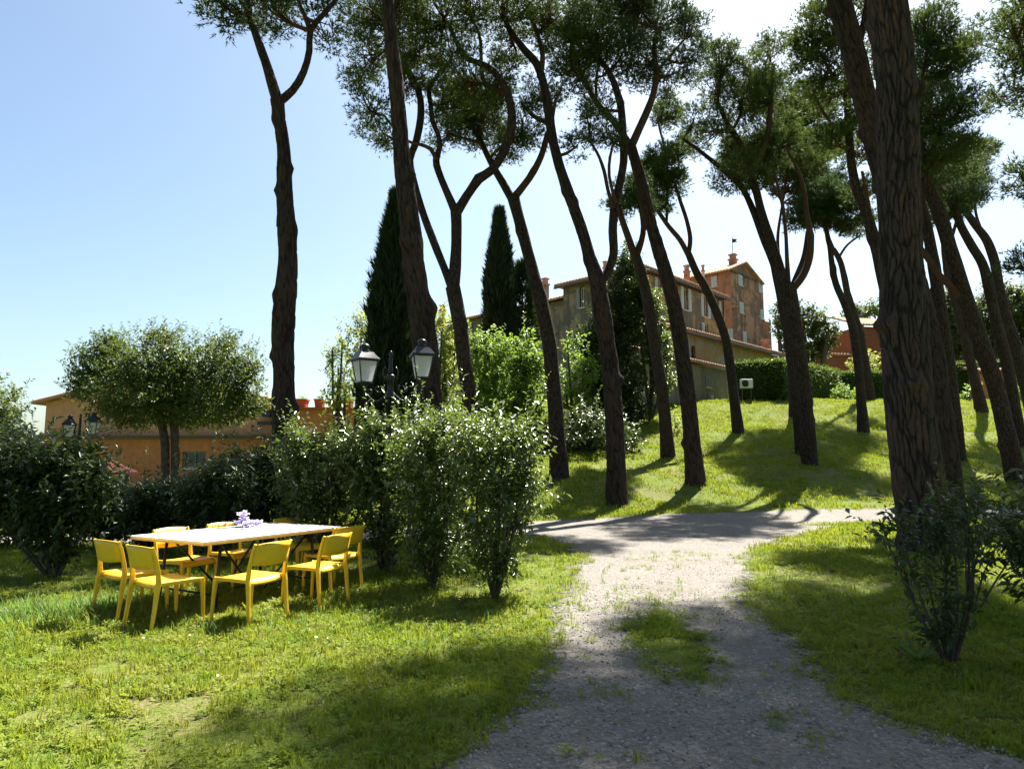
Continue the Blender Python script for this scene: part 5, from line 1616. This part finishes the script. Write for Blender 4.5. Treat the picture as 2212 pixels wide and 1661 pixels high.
for a, b in (((.2, .03, zt2 - .16), (-.3, .03, zt2 - .75)), ((-.26, -.03, zt2 - .16), (.0, -.03, zt2 - .42))):
    m = MB(); m.bar(a, b, .04); m.build('brace', M['wood_pale'], t_)
p = at(246, 1120, 16.2)
t_ = thing('low_wall', 'low sunlit pink wall stub seen under the left bushes', 'wall', (p[0], 16.4, 0))
m = MB(); m.box((0, 0, .2), (1.1, .35, .75)); m.build('wall_body', M['pinkwall'], t_, .02)
m = MB(); m.box((0, 0, .60), (1.2, .45, .08)); m.build('coping', M['pinkwall'], t_, .015)


# ------------------------------------------------------------------ lamp posts
def lantern(parent, c, rz, s=1.0):
    Mz = Matrix.Rotation(rz, 3, 'Z'); c = Vector(c)

    def q(x, y, z): return c + Mz @ (Vector((x, y, z)) * s)
    b, t, h = .092, .150, .33
    m = MB()
    for sx in (-1, 1):
        for sy in (-1, 1): m.bar(q(sx * b, sy * b, 0), q(sx * t, sy * t, h), .016 * s)
    for sx, sy, ex, ey in ((-1, -1, 1, -1), (1, -1, 1, 1), (1, 1, -1, 1), (-1, 1, -1, -1)):
        m.bar(q(sx * b, sy * b, 0), q(ex * b, ey * b, 0), .018 * s); m.bar(q(sx * t, sy * t, h), q(ex * t, ey * t, h), .02 * s)
    for sx in (-1, 1): m.bar(q(sx * b, 0, -.0), q(0, 0, -.10), .012 * s)
    m.bar(q(0, 0, -.16), q(0, 0, .02), .03 * s)
    m.bar(q(-b, 0, .0), q(b, 0, .0), .014 * s); m.bar(q(0, -b, .0), q(0, b, .0), .014 * s)
    fr = m.build('lantern', M['lamp_iron'], parent)
    for sx, sy, ex, ey in ((-1, -1, 1, -1), (1, -1, 1, 1), (1, 1, -1, 1), (-1, 1, -1, -1)):
        m = MB(); k = .985; m.add([q(sx * b * k, sy * b * k, .005), q(ex * b * k, ey * b * k, .005), q(ex * t * k, ey * t * k, h - .005), q(sx * t * k, sy * t * k, h - .005)], [(0, 1, 2, 3)])
        m.build('pane', M['frosted'], fr)
    m = MB(); m.lathe([(.245, .0), (.255, .012), (.245, .03), (.135, .135), (.125, .15)], (0, 0, h), 4, math.pi / 4, False)
    m.v = [tuple(q(*p)) for p in m.v]; m.build('lantern_roof', M['lamp_iron'], fr)
    m = MB(); m.lathe([(.225, -.008), (.02, -.004)], (0, 0, h), 4, math.pi / 4, False); m.v = [tuple(q(*p)) for p in m.v]; m.build('reflector', M['lamp_inside'], fr)
    m = MB(); m.lathe([(.09, .145), (.094, .16), (.056, .175), (.052, .195), (.070, .21), (.074, .225), (.062, .25), (.036, .27), (.008, .28)], (0, 0, h), 14); m.v = [tuple(q(*p)) for p in m.v]; m.build('finial', M['lamp_iron'], fr)
    m = MB(); m.lathe([(.03, .30), (.03, .24), (.055, .19), (.06, .15), (.04, .11), (.01, .10)], (0, 0, 0), 12); m.v = [tuple(q(*p)) for p in m.v]; m.build('bulb', M['white_metal'], fr)


def lamp_post(label, loc, htop, arms, zarm, rz=0, s=1.0):
    root = thing('lamp_post', label, 'street lamp', loc, rz, 'double lantern lamp posts')
    m = MB(); m.lathe([(.15, -.1), (.15, .10), (.12, .14), (.115, .5), (.13, .53), (.09, .58), (.07, .65), (.052, 1.2), (.047, zarm - .25), (.06, zarm - .24), (.06, zarm - .2), (.048, zarm - .18), (.048, zarm + .02), (.065, zarm + .03), (.068, zarm + .10), (.05, zarm + .12)], (0, 0, 0), 14)
    m.build('post', M['lamp_iron'], root)
    m = MB(); m.lathe([(.04, zarm + .12), (.035, zarm + .2), (.028, zarm + .3), (.032, htop - .12), (.02, htop - .08), (.034, htop - .04), (.02, htop), (.004, htop + .02)], (0, 0, 0), 10); m.build('post_finial', M['lamp_iron'], root)
    for (dx, dz, rr) in arms:
        sg = 1 if dx > 0 else -1; a = abs(dx)
        zb = dz - .15
        pts = [(sg * .04, 0, zarm - .16), (sg * a * .35, 0, zarm - .27), (sg * a * .62, 0, zarm - .29), (sg * a * .88, 0, zarm - .20), (sg * a, 0, (zarm - .2 + zb) / 2), (sg * a, 0, zb)]
        P = catmull(np.array(pts), .03)
        m = MB(); m.tube(P, .016, 8)
        # inner scroll
        sc = [(sg * (a * .46 + (.10 - .011 * k * .8) * math.cos(k * .55 + 2.6)), 0, zarm - .09 + (.10 - .011 * k * .8) * math.sin(k * .55 + 2.6)) for k in range(12)]
        m.tube(sc, .012, 6)
        sc = [(sg * (.07 + .05 * math.sin(k * .5)), 0, zarm + .03 + .035 * k) for k in range(7)]
        m.tube(sc, .011, 6)
        sc = [(sg * (a * .78 + (.06 - .007 * k) * math.cos(k * .7 + .6)), 0, zarm - .16 + (.06 - .007 * k) * math.sin(k * .7 + .6)) for k in range(9)]
        m.tube(sc, .010, 6)
        m.build('arm', M['lamp_iron'], root)
        lantern(root, (dx, 0, dz), rr, s)
    return root


p = at(842, 900, 10.6)
lamp_post('black double lantern lamp post rising behind the bright shrubs', (p[0], 10.6, float(ground_z(p[0], 10.6))), at(844, 760, 10.6)[2],
          [(-.40, at(785, 826, 10.6)[2], .62), (.48, at(912, 816, 10.6)[2], .28)], at(842, 826, 10.6)[2])
p = at(174, 900, 18.2)
lamp_post('far double lantern lamp post before the terracotta building', (p[0], 18.2, 0), at(174, 895, 18.2)[2],
          [(-.27, at(152, 944, 18.2)[2], .5), (.35, at(204, 938, 18.2)[2], .15)], at(174, 950, 18.2)[2], 0, .95)


# ------------------------------------------------------------------ table, chairs, flowers
NC = on_plane(440, 1170, .74); LC = on_plane(296, 1155, .74); RC = on_plane(737, 1137, .74)
ux = (RC - NC)[:2]; TL = np.linalg.norm(ux); ux = ux / TL
nx_ = np.array((ux[1], -ux[0])); TW = abs((LC - NC)[:2] @ nx_)
TW = min(max(TW, 1.0), 1.25)
print('table', NC, LC, RC, 'len', TL, 'wid', TW)
tc_ = NC[:2] + ux * TL / 2 - nx_ * TW / 2
ang = math.atan2(ux[1], ux[0])
T = thing('garden_table', 'long white topped garden table with black folding legs', 'table', (tc_[0], tc_[1], float(ground_z(*tc_))), ang)
zt3 = .74 - float(ground_z(*tc_))
m = MB(); m.box((0, 0, zt3 - .011), (TL, TW, .022)); top = m.build('table_top', M['table_top'], T, .004)
m = MB(); m.box((0, 0, zt3 - .032), (TL - .012, TW - .012, .020)); m.build('table_edge', M['table_edge'], top)
for sx in (-1, 1):
    xx = sx * (TL / 2 - .32)
    for sy in (-1, 1):
        m = MB(); m.tube([(xx, sy * (TW / 2 - .16), zt3 - .045), (xx + sx * .05, sy * (TW / 2 - .14), -.02)], .017, 8); m.build('leg', M['black_metal'], T)
        m = MB(); m.tube([(xx - sx * .02, sy * (TW / 2 - .2), zt3 - .05), (xx - sx * .55, sy * (TW / 2 - .30), .12)], .012, 8); m.build('brace', M['black_metal'], T)
    m = MB(); m.tube([(xx, -(TW / 2 - .16), .16), (xx, TW / 2 - .16, .16)], .012, 8); m.build('crossbar', M['black_metal'], T)
m = MB(); m.tube([(-(TL / 2 - .85), 0, .12), (TL / 2 - .85, 0, .12)], .012, 8); m.build('stretcher', M['black_metal'], T)


def loft(mb, P, S):
    """rectangular section swept along P; S = (width, depth) at each point"""
    P = [Vector(p) for p in P]
    V = []; F = []
    for i, p in enumerate(P):
        d = (P[min(i + 1, len(P) - 1)] - P[max(i - 1, 0)]).normalized()
        s = Vector((1, 0, 0)); s = (s - d * s.dot(d)).normalized(); t = d.cross(s)
        w, h = S[i]
        V += [p + s * w / 2 + t * h / 2, p - s * w / 2 + t * h / 2, p - s * w / 2 - t * h / 2, p + s * w / 2 - t * h / 2]
    for i in range(len(P) - 1):
        for k in range(4):
            a, b = i * 4 + k, i * 4 + (k + 1) % 4
            F.append((a, b, b + 4, a + 4))
    F.append((3, 2, 1, 0)); n = (len(P) - 1) * 4; F.append((n, n + 1, n + 2, n + 3))
    mb.add(V, F)


def make_chair():
    c = thing('garden_chair', 'yellow chair', 'chair', (0, 0, 0), 0, 'yellow chairs round the white table')
    # seat: shallow dished sheet with a rolled front and back
    V = []; F = []; nu, nv = 9, 13
    for side in (0, 1):
        for j in range(nv):
            v = j / (nv - 1)
            y = -.20 + .43 * v
            for i in range(nu):
                u = i / (nu - 1) * 2 - 1
                z = .442 - .022 * (1 - u * u) * math.sin(math.pi * min(1, v * 1.1)) - .05 * max(0, (v - .86) / .14) ** 2 - .05 * max(0, (.12 - v) / .12) ** 2 * (1 - .3 * u * u)
                V.append((u * .205, y, z - side * .018))
    for side in (0, 1):
        o_ = side * nu * nv
        for j in range(nv - 1):
            for i in range(nu - 1):
                q = (o_ + j * nu + i, o_ + j * nu + i + 1, o_ + (j + 1) * nu + i + 1, o_ + (j + 1) * nu + i)
                F.append(q if side == 0 else q[::-1])
    n0 = nu * nv
    for j in range(nv - 1):
        a, b = j * nu, (j + 1) * nu; F.append((a, b, b + n0, a + n0)); a += nu - 1; b += nu - 1; F.append((b, a, a + n0, b + n0))
    for i in range(nu - 1):
        a, b = i, i + 1; F.append((b, a, a + n0, b + n0)); a += (nv - 1) * nu; b += (nv - 1) * nu; F.append((a, b, b + n0, a + n0))
    m = MB(); m.add(V, F, True); m.build('seat', M['yellow'], c)
    # backrest panel
    V = []; F = []; nu, nv = 11, 5
    for side in (0, 1):
        for j in range(nv):
            v = j / (nv - 1)
            for i in range(nu):
                u = i / (nu - 1) * 2 - 1
                z = .572 + .198 * v + (.012 * (1 - u * u) if v > .9 else 0) - (.014 * (1 - u * u) if v < .1 else 0)
                y = -.232 - (z - .555) * .24 - .035 * (1 - u * u) - side * .016
                V.append((u * .212, y, z))
    n0 = nu * nv
    for side in (0, 1):
        o_ = side * n0
        for j in range(nv - 1):
            for i in range(nu - 1):
                q = (o_ + j * nu + i, o_ + j * nu + i + 1, o_ + (j + 1) * nu + i + 1, o_ + (j + 1) * nu + i)
                F.append(q[::-1] if side == 0 else q)
    for i in range(nu - 1):
        F.append((i, i + 1, i + 1 + n0, i + n0)); a = (nv - 1) * nu + i; F.append((a + 1, a, a + n0, a + 1 + n0))
    for j in range(nv - 1):
        a, b = j * nu, (j + 1) * nu; F.append((b, a, a + n0, b + n0)); a += nu - 1; b += nu - 1; F.append((a, b, b + n0, a + n0))
    m = MB(); m.add(V, F, True); m.build('backrest', M['yellow'], c)
    for sx in (-1, 1):
        m = MB(); loft(m, [(sx * .232, -.268, -.02), (sx * .230, -.240, .20), (sx * .226, -.222, .38), (sx * .224, -.212, .45), (sx * .222, -.222, .55), (sx * .222, -.252, .68), (sx * .222, -.286, .775)],
                       [(.024, .026), (.026, .034), (.028, .044), (.028, .044), (.026, .036), (.024, .030), (.022, .026)]); m.build('rear_leg', M['yellow'], c, .005)
        m = MB(); loft(m, [(sx * .232, .236, -.02), (sx * .228, .226, .22), (sx * .222, .212, .40), (sx * .218, .200, .436)], [(.024, .024), (.026, .032), (.030, .044), (.030, .050)]); m.build('front_leg', M['yellow'], c, .005)
        m = MB(); m.bar((sx * .220, -.21, .425), (sx * .218, .20, .425), .026, .034); m.build('side_rail', M['yellow'], c, .004)
    m = MB(); m.bar((-.21, .195, .405), (.21, .195, .405), .018, .03); m.build('front_rail', M['yellow'], c)
    return c


def copy_tree(o, parent=None):
    c = o.copy(); COL.objects.link(c); c.parent = parent
    for ch in list(o.children): copy_tree(ch, c)
    return c


def rotz(v): return math.atan2(v[1], v[0]) - math.pi / 2     # chair front is +Y


proto = make_chair()
fu, fnn = rotz(ux), rotz(-nx_)
f_in = rotz(nx_)
spots = [((-3.80, 7.14), fu - .05, 'yellow chair at the left end of the table, farther left of the two'),
         ((-3.24, 6.70), fu - .08, 'yellow chair at the left end of the table, nearest the tall grass tuft and camera'),
         ((-2.50, 6.80), fnn + .05, 'yellow chair on the near long side, its back to the camera, left one'),
         ((-2.09, 7.56), fnn + .10, 'yellow chair on the near long side beside the shrubs, seat dappled with shade'),
         ((-2.13, 8.42), fnn - .1, 'yellow chair at the right far corner, behind the dappled chair'),
         ((-3.66, 7.98), f_in + .06, 'yellow chair on the far side, backrest showing under the left of the table top'),
         ((-3.36, 8.66), f_in, 'yellow chair on the far side behind the black braces, mostly hidden'),
         ((-2.80, 9.38), f_in - .08, 'yellow chair on the far side near the right table end')]
for k, ((x, y), r, lab) in enumerate(spots):
    c = proto if k == 0 else copy_tree(proto)
    c.location = (x, y, float(ground_z(x, y))); c.rotation_euler = (0, 0, r); c.scale = (1, 1, .972); c['label'] = lab

p = on_plane(528, 1143, .74)
fl = thing('cut_irises', 'bunch of pale lilac irises lying on the white table', 'flowers', (p[0], p[1], .741))


def blossom(parent, c, s):
    V = []; F = []; va = []
    for k in range(9):
        a = k * 2.4 + rng.uniform(-.3, .3); el = (.2, .75, 1.2)[k % 3] + rng.uniform(-.2, .2)
        L = s * rng.uniform(.8, 1.1); w = s * .42; o_ = len(V)
        for i in range(5):
            t = i / 4
            rr = L * t * math.cos(el) + .15 * s * t * t; hh = L * t * math.sin(el) - .35 * s * t * t * math.cos(el)
            ww = w * math.sin(math.pi * (.12 + .80 * t)) * (1 + .2 * math.sin(7 * t))
            for q in (-1, 0, 1):
                V.append((c[0] + rr * math.cos(a) - q * ww * math.sin(a), c[1] + rr * math.sin(a) + q * ww * math.cos(a), c[2] + hh + (.10 * s if q else 0) * math.sin(5 * t + k)))
                va.append(min(1, .2 + .8 * t + rng.uniform(-.1, .1)))
        for i in range(4):
            for q in (0, 1): F.append((o_ + i * 3 + q, o_ + i * 3 + q + 1, o_ + i * 3 + q + 4, o_ + i * 3 + q + 3))
    return put(bpy.data.objects.new('blossom', arr_mesh('blossom', np.array(V), np.array(F), M['petal'], np.array(va), True)), parent)


for (x, z, y, s) in ((-.04, .14, 0, .075), (-.01, .08, .04, .08), (-.06, .06, -.03, .075), (.06, .055, 0, .075), (.12, .05, .03, .07), (.02, .045, -.05, .075), (-.02, .17, .03, .06), (.17, .06, .05, .05)):
    blossom(fl, (x, y, z), s)
for (a, b) in (((-.05, 0, .03), (-.38, -.03, .008)), ((-.03, .04, .03), (-.33, .05, .008)), ((.1, .02, .03), (-.25, .0, .012)), ((-.02, .02, .11), (-.03, .02, .01)), ((.16, .05, .05), (.0, .03, .012))):
    m = MB(); m.tube([a, ((a[0] + b[0]) / 2, (a[1] + b[1]) / 2, max(a[2], b[2]) * .6), b], .006, 6); m.build('stem', M['stem'], fl)


# ------------------------------------------------------------------ grass, clover, daisies, pebbles
def src(name, V, F, mat, var):
    return bpy.data.objects.new(name, arr_mesh(name, V, F, mat, var))


def tuft_mesh(name, n, h, w, rad, lean, mat):
    V = []; F = []; va = []
    for k in range(n):
        a = rng.uniform(0, 2 * np.pi); r = rad * math.sqrt(rng.uniform()); x, y = r * math.cos(a), r * math.sin(a)
        b = rng.uniform(0, 2 * np.pi); l = lean * rng.uniform(.3, 1.2); hh = h * rng.uniform(.55, 1.1); ww = w * rng.uniform(.7, 1.2)
        dx, dy = math.cos(b), math.sin(b); o_ = len(V)
        V += [(x - dy * ww / 2, y + dx * ww / 2, 0), (x + dy * ww / 2, y - dx * ww / 2, 0),
              (x + dx * l * .35 * hh - dy * ww * .4, y + dy * l * .35 * hh + dx * ww * .4, hh * .62), (x + dx * l * .35 * hh + dy * ww * .4, y + dy * l * .35 * hh - dx * ww * .4, hh * .62),
              (x + dx * l * hh, y + dy * l * hh, hh)]
        F += [(o_, o_ + 1, o_ + 3), (o_, o_ + 3, o_ + 2), (o_ + 2, o_ + 3, o_ + 4)]
        va += [rng.uniform(0, 1)] * 5
    return src(name, np.array(V), np.array(F), mat, np.array(va))


def clover_mesh(name, n, h, s, rad, mat):
    V = []; F = []; va = []
    for k in range(n):
        a = rng.uniform(0, 2 * np.pi); r = rad * math.sqrt(rng.uniform()); c = np.array((r * math.cos(a), r * math.sin(a), h * rng.uniform(.4, 1.1)))
        b0_ = rng.uniform(0, 6.28); v_ = rng.uniform(0, 1); tilt = rng.normal(size=2) * .35
        for q in range(3):
            b = b0_ + q * 2.094
            o_ = len(V); pts = [(0, 0), (.55, -.42), (1, -.3), (1, .3), (.55, .42)]
            for (px_, py_) in pts:
                x = (px_ * math.cos(b) - py_ * math.sin(b)) * s; y = (px_ * math.sin(b) + py_ * math.cos(b)) * s
                V.append((c[0] + x, c[1] + y, c[2] + tilt[0] * x + tilt[1] * y + .15 * s * px_)); va.append(v_)
            F += [(o_, o_ + 1, o_ + 4), (o_ + 1, o_ + 2, o_ + 3), (o_ + 1, o_ + 3, o_ + 4)]
    return src(name, np.array(V), np.array(F), mat, np.array(va))


def scatter(name, P, scale, sources, label=None, cat=None, tilt=.15):
    n = len(P)
    me = bpy.data.meshes.new(name)
    me.vertices.add(n); me.vertices.foreach_set('co', np.asarray(P, np.float32).ravel())
    for nm, ty, key, val in (('scl', 'FLOAT', 'value', np.asarray(scale, np.float32)), ('rot', 'FLOAT_VECTOR', 'vector', np.stack([rng.normal(size=n) * tilt, rng.normal(size=n) * tilt, rng.uniform(0, 6.28, n)], 1).astype(np.float32).ravel()),
                             ('pick', 'INT', 'value', rng.integers(0, len(sources), n).astype(np.int32))):
        a = me.attributes.new(nm, ty, 'POINT'); a.data.foreach_set(key, val)
    o = put(bpy.data.objects.new(name, me))
    ng = bpy.data.node_groups.new(name, 'GeometryNodeTree')
    ng.interface.new_socket('Geometry', in_out='INPUT', socket_type='NodeSocketGeometry')
    ng.interface.new_socket('Geometry', in_out='OUTPUT', socket_type='NodeSocketGeometry')
    gi = ng.nodes.new('NodeGroupInput'); go = ng.nodes.new('NodeGroupOutput')
    iop = ng.nodes.new('GeometryNodeInstanceOnPoints')
    jn = ng.nodes.new('GeometryNodeJoinGeometry')
    for s in sources:
        oi = ng.nodes.new('GeometryNodeObjectInfo'); oi.inputs[0].default_value = s
        gt = ng.nodes.new('GeometryNodeGeometryToInstance')
        ng.links.new(oi.outputs['Geometry'], gt.inputs[0]); ng.links.new(gt.outputs[0], jn.inputs[0])

    def att(nm, dt):
        x = ng.nodes.new('GeometryNodeInputNamedAttribute'); x.data_type = dt; x.inputs['Name'].default_value = nm
        return x.outputs[0]
    ng.links.new(gi.outputs[0], iop.inputs['Points']); ng.links.new(jn.outputs[0], iop.inputs['Instance'])
    iop.inputs['Pick Instance'].default_value = True
    ng.links.new(att('pick', 'INT'), iop.inputs['Instance Index'])
    e2r = ng.nodes.new('FunctionNodeEulerToRotation')
    ng.links.new(att('rot', 'FLOAT_VECTOR'), e2r.inputs[0])
    ng.links.new(e2r.outputs[0], iop.inputs['Rotation'])
    ng.links.new(att('scl', 'FLOAT'), iop.inputs['Scale'])
    ng.links.new(iop.outputs[0], go.inputs[0])
    md = o.modifiers.new('scatter', 'NODES'); md.node_group = ng
    o['kind'] = 'stuff'
    if label: o['label'] = label
    if cat: o['category'] = cat
    return o


def lawn_points(y0, y1, dens):
    n = int(dens * .78 * (y1 * y1 - y0 * y0) + dens * (y1 - y0))
    y = np.sqrt(rng.uniform(y0 * y0, y1 * y1, n)); x = rng.uniform(-1, 1, n) * (.78 * y + .5)
    k = path_mask(x, y) + .5 * (fbm(x * 2.6, y * 2.6, 31) - .5)
    bare = fbm(x * .55, y * .55, 17) * .65 + fbm(x * 3, y * 3, 5) * .35
    keep = (k < .0) & ((bare < .565) | (rng.uniform(size=n) < .25))
    edge = (k >= .0) & (k < .16) & (rng.uniform(size=n) < .25)
    keep |= edge
    keep &= ~((x < -10) & (y > 24))
    x, y = x[keep], y[keep]
    return np.stack([x, y, ground_z(x, y) - .004], 1)


gs = [tuft_mesh('grass_tuft', 16, .062, .0055, .055, .55, M['grass']), tuft_mesh('grass_tuft', 14, .045, .006, .06, .8, M['grass']), tuft_mesh('grass_tuft', 18, .078, .0055, .05, .5, M['grass'])]
cs_ = [clover_mesh('clover', 13, .032, .013, .07, M['clover']), clover_mesh('clover', 10, .045, .015, .06, M['clover'])]
pts = lawn_points(2.7, 7.0, 330)
scatter('lawn_grass', pts, rng.uniform(.7, 1.25, len(pts)), gs + cs_)
pts = lawn_points(7.0, 12.0, 150)
scatter('lawn_grass', pts, rng.uniform(.9, 1.5, len(pts)), gs + cs_)
gf = [tuft_mesh('grass_tuft', 16, .075, .012, .12, .6, M['grass']), tuft_mesh('grass_tuft', 16, .06, .012, .13, .8, M['grass'])]
pts = lawn_points(12.0, 20.0, 52)
scatter('lawn_grass', pts, rng.uniform(.9, 1.5, len(pts)), gf)
pts = lawn_points(20.0, 43.0, 34)
scatter('slope_grass', pts, rng.uniform(1.0, 1.9, len(pts)), gf)
# weeds standing in the gravel
n = 5200
y = rng.uniform(2.7, 12, n); x = rng.uniform(-1, 6, n)
k = path_mask(x, y); f = fbm(x * 1.9, y * 1.9, 77)
s = (k > 0) & ((f > .62) | (rng.uniform(size=n) < .05))
pts = np.stack([x[s], y[s], ground_z(x[s], y[s]) + .006], 1)
scatter('path_weeds', pts, rng.uniform(.35, .95, len(pts)), gs + cs_)
# tall tuft by the left chairs
c0 = px_base(170, 1330)
n = 420
q = rng.normal(size=(n, 2)) * (.42, .30); x = c0[0] + q[:, 0]; y = c0[1] + q[:, 1] + .12 * q[:, 0]
tall = [tuft_mesh('tall_grass', 12, .17, .007, .05, .7, M['weed']), tuft_mesh('tall_grass', 12, .12, .008, .05, .8, M['clover'])]
o = scatter('tall_grass_tuft', np.stack([x, y, ground_z(x, y)], 1), rng.uniform(.6, 1.3, n), tall)
n = 500
q = rng.normal(size=(n, 2)) * (2.4, .9); x = -2.6 + q[:, 0]; y = 7.3 + q[:, 1]
scatter('under_table_grass', np.stack([x, y, ground_z(x, y)], 1), rng.uniform(.4, .8, n), tall)
# daisies
V = []; F = []
for k in range(9):
    a = k * 2 * math.pi / 9
    o_ = len(V)
    V += [(.003 * math.cos(a), .003 * math.sin(a), .06), (.013 * math.cos(a + .28), .013 * math.sin(a + .28), .062), (.016 * math.cos(a), .016 * math.sin(a), .063), (.013 * math.cos(a - .28), .013 * math.sin(a - .28), .062)]
    F.append((o_, o_ + 3, o_ + 2, o_ + 1))
ds = src('daisy', np.array(V), np.array(F), M['daisy'], None)
n = 170
q = rng.normal(size=(n, 2)); x = np.where(rng.uniform(size=n) < .5, c0[0] + .3 + q[:, 0] * .55, -2.4 + q[:, 0] * 1.3); y = np.where(x < -3.2, c0[1] + q[:, 1] * .4, 6.9 + q[:, 1] * .9)
scatter('daisies', np.stack([x, y, ground_z(x, y)], 1), rng.uniform(.45, .85, n), [ds], tilt=.4)
# loose pebbles
pb = []
for k in range(3):
    v = unit(rng.normal(size=(9, 3)))
    import bmesh
    bm = bmesh.new(); bmesh.ops.create_icosphere(bm, subdivisions=1, radius=.011)
    for vv in bm.verts: vv.co = Vector((vv.co.x * rng.uniform(.8, 1.3), vv.co.y * rng.uniform(.7, 1.1), vv.co.z * rng.uniform(.5, .8)))
    me = bpy.data.meshes.new('pebble'); bm.to_mesh(me); bm.free(); me.materials.append(M['pebble'])
    a = me.attributes.new('var', 'FLOAT', 'POINT'); a.data.foreach_set('value', np.full(len(me.vertices), (.15, .5, .95)[k], np.float32))
    pb.append(bpy.data.objects.new('pebble', me))
n = 42000
y = 2.7 + 13.5 * rng.uniform(size=n) ** 1.7; x = rng.uniform(-1, 5.5, n)
k = path_mask(x, y) + .6 * (fbm(x * 2.6, y * 2.6, 31) - .5)
s = (k > -.02) & (fbm(x * 1.3, y * 1.3, 60) + rng.uniform(-.2, .2, n) > .42)
pts = np.stack([x[s], y[s], ground_z(x[s], y[s]) + .012], 1)
scatter('loose_pebbles', pts, rng.uniform(.3, 1.2, len(pts)) ** 1.6 * (1 - .5 * sstep(6, 12, pts[:, 1])), pb, tilt=1.0)
# dry leaves under the shrubs
V = np.array([(0, 0, .004), (.02, -.012, .010), (.05, 0, .002), (.02, .012, .012)]); F = np.array([(0, 1, 2), (0, 2, 3)])
M['dry'] = plain('dry_leaf', (.24, .13, .06), .8, .2, 0, 8, .3)
dl = src('dry_leaf', V, F, M['dry'], None)
n = 700
cs0 = [px_base(1000, 1300), px_base(880, 1270), px_base(600, 1255), px_base(950, 1330), px_base(2000, 1420)]
ii = rng.integers(0, len(cs0), n); q = rng.normal(size=(n, 2)) * (.35, .28)
x = np.array([c[0] for c in cs0])[ii] + q[:, 0]; y = np.array([c[1] for c in cs0])[ii] + q[:, 1]
scatter('dry_leaves', np.stack([x, y, ground_z(x, y) + .012], 1), rng.uniform(.6, 1.3, n), [dl], tilt=.3)


V = np.array([(0, -.0012, .003), (.11, 0, .006), (0, .0012, .003), (0, -.0012, .004), (.07, .07, .004), (.0, .0012, .003)]); F = np.array([(0, 1, 2), (3, 4, 5)])
nl_ = src('fallen_needle', V, F, M['dry'], None)
n = 9000
y = np.sqrt(rng.uniform(2.7 ** 2, 9 ** 2, n)); x = rng.uniform(-1, 1, n) * (.78 * y)
kk = fbm(x * 1.1, y * 1.1, 91) + rng.uniform(-.12, .12, n) > .5
scatter('needle_litter', np.stack([x[kk], y[kk], ground_z(x[kk], y[kk]) + .014], 1), rng.uniform(.5, 1.2, int(kk.sum())), [nl_], tilt=.12)

# ------------------------------------------------------------------ the grove is added out of view around the viewpoint to block sky light
parts = []; tw = []
for (x, y, h) in ((-9, -3, 13), (-3, -9, 14), (5, -6, 13), (12, -2, 14), (-14, -12, 13), (2, -17, 14), (11, -13, 13), (19, -8, 13), (-20, -4, 12), (-8, -20, 14), (18, 3, 14), (-16, 2.0, 12), (-13.5, 6.5, 12), (-19, 11, 13), (16, 9, 13), (20, 15, 14), (0, -3.5, 14), (8, -20, 14)):
    b = g(x, y); lean = rng.normal(size=2) * .8
    tw.append(wood(catmull(np.array([(*(b - (0, 0, .3)), .32), (b[0] + lean[0] * .3, b[1] + lean[1] * .3, h * .5, .26), (b[0] + lean[0], b[1] + lean[1], h - 1, .14)]), .5), 10))
    for q in range(9):
        a = q * 2.4; rr = 3.4 * math.sqrt((q + .4) / 9)
        c = np.array((x + lean[0] + rr * math.cos(a), y + lean[1] + rr * math.sin(a), h + 1.2 - .1 * rr * rr * .8 + rng.uniform(-.4, .4)))
        tw.append(wood(np.array([(b[0] + lean[0], b[1] + lean[1], h - 2.2, .09), (*(c * .6 + np.array((b[0] + lean[0], b[1] + lean[1], h - 1.5)) * .4), .06), (*c, .03)]), 5, rough=0))
        P, d = in_ellipsoid(260, c, (1.8, 1.8, 1.1), .2)
        parts.append(needles(P, unit(d + np.array((0, 0, .6))), 5, .42, .10, .9))
V, F = merge(tw)
shade_grove = put(bpy.data.objects.new('pine_grove', arr_mesh('pine_grove', V, F, M['bark_far'], smooth=True)))
tag(shade_grove, kind='stuff')
o = foliage('added_shade_crowns', parts, M['needle'], shade_grove, (0, 0, 0), 1.1, .55)
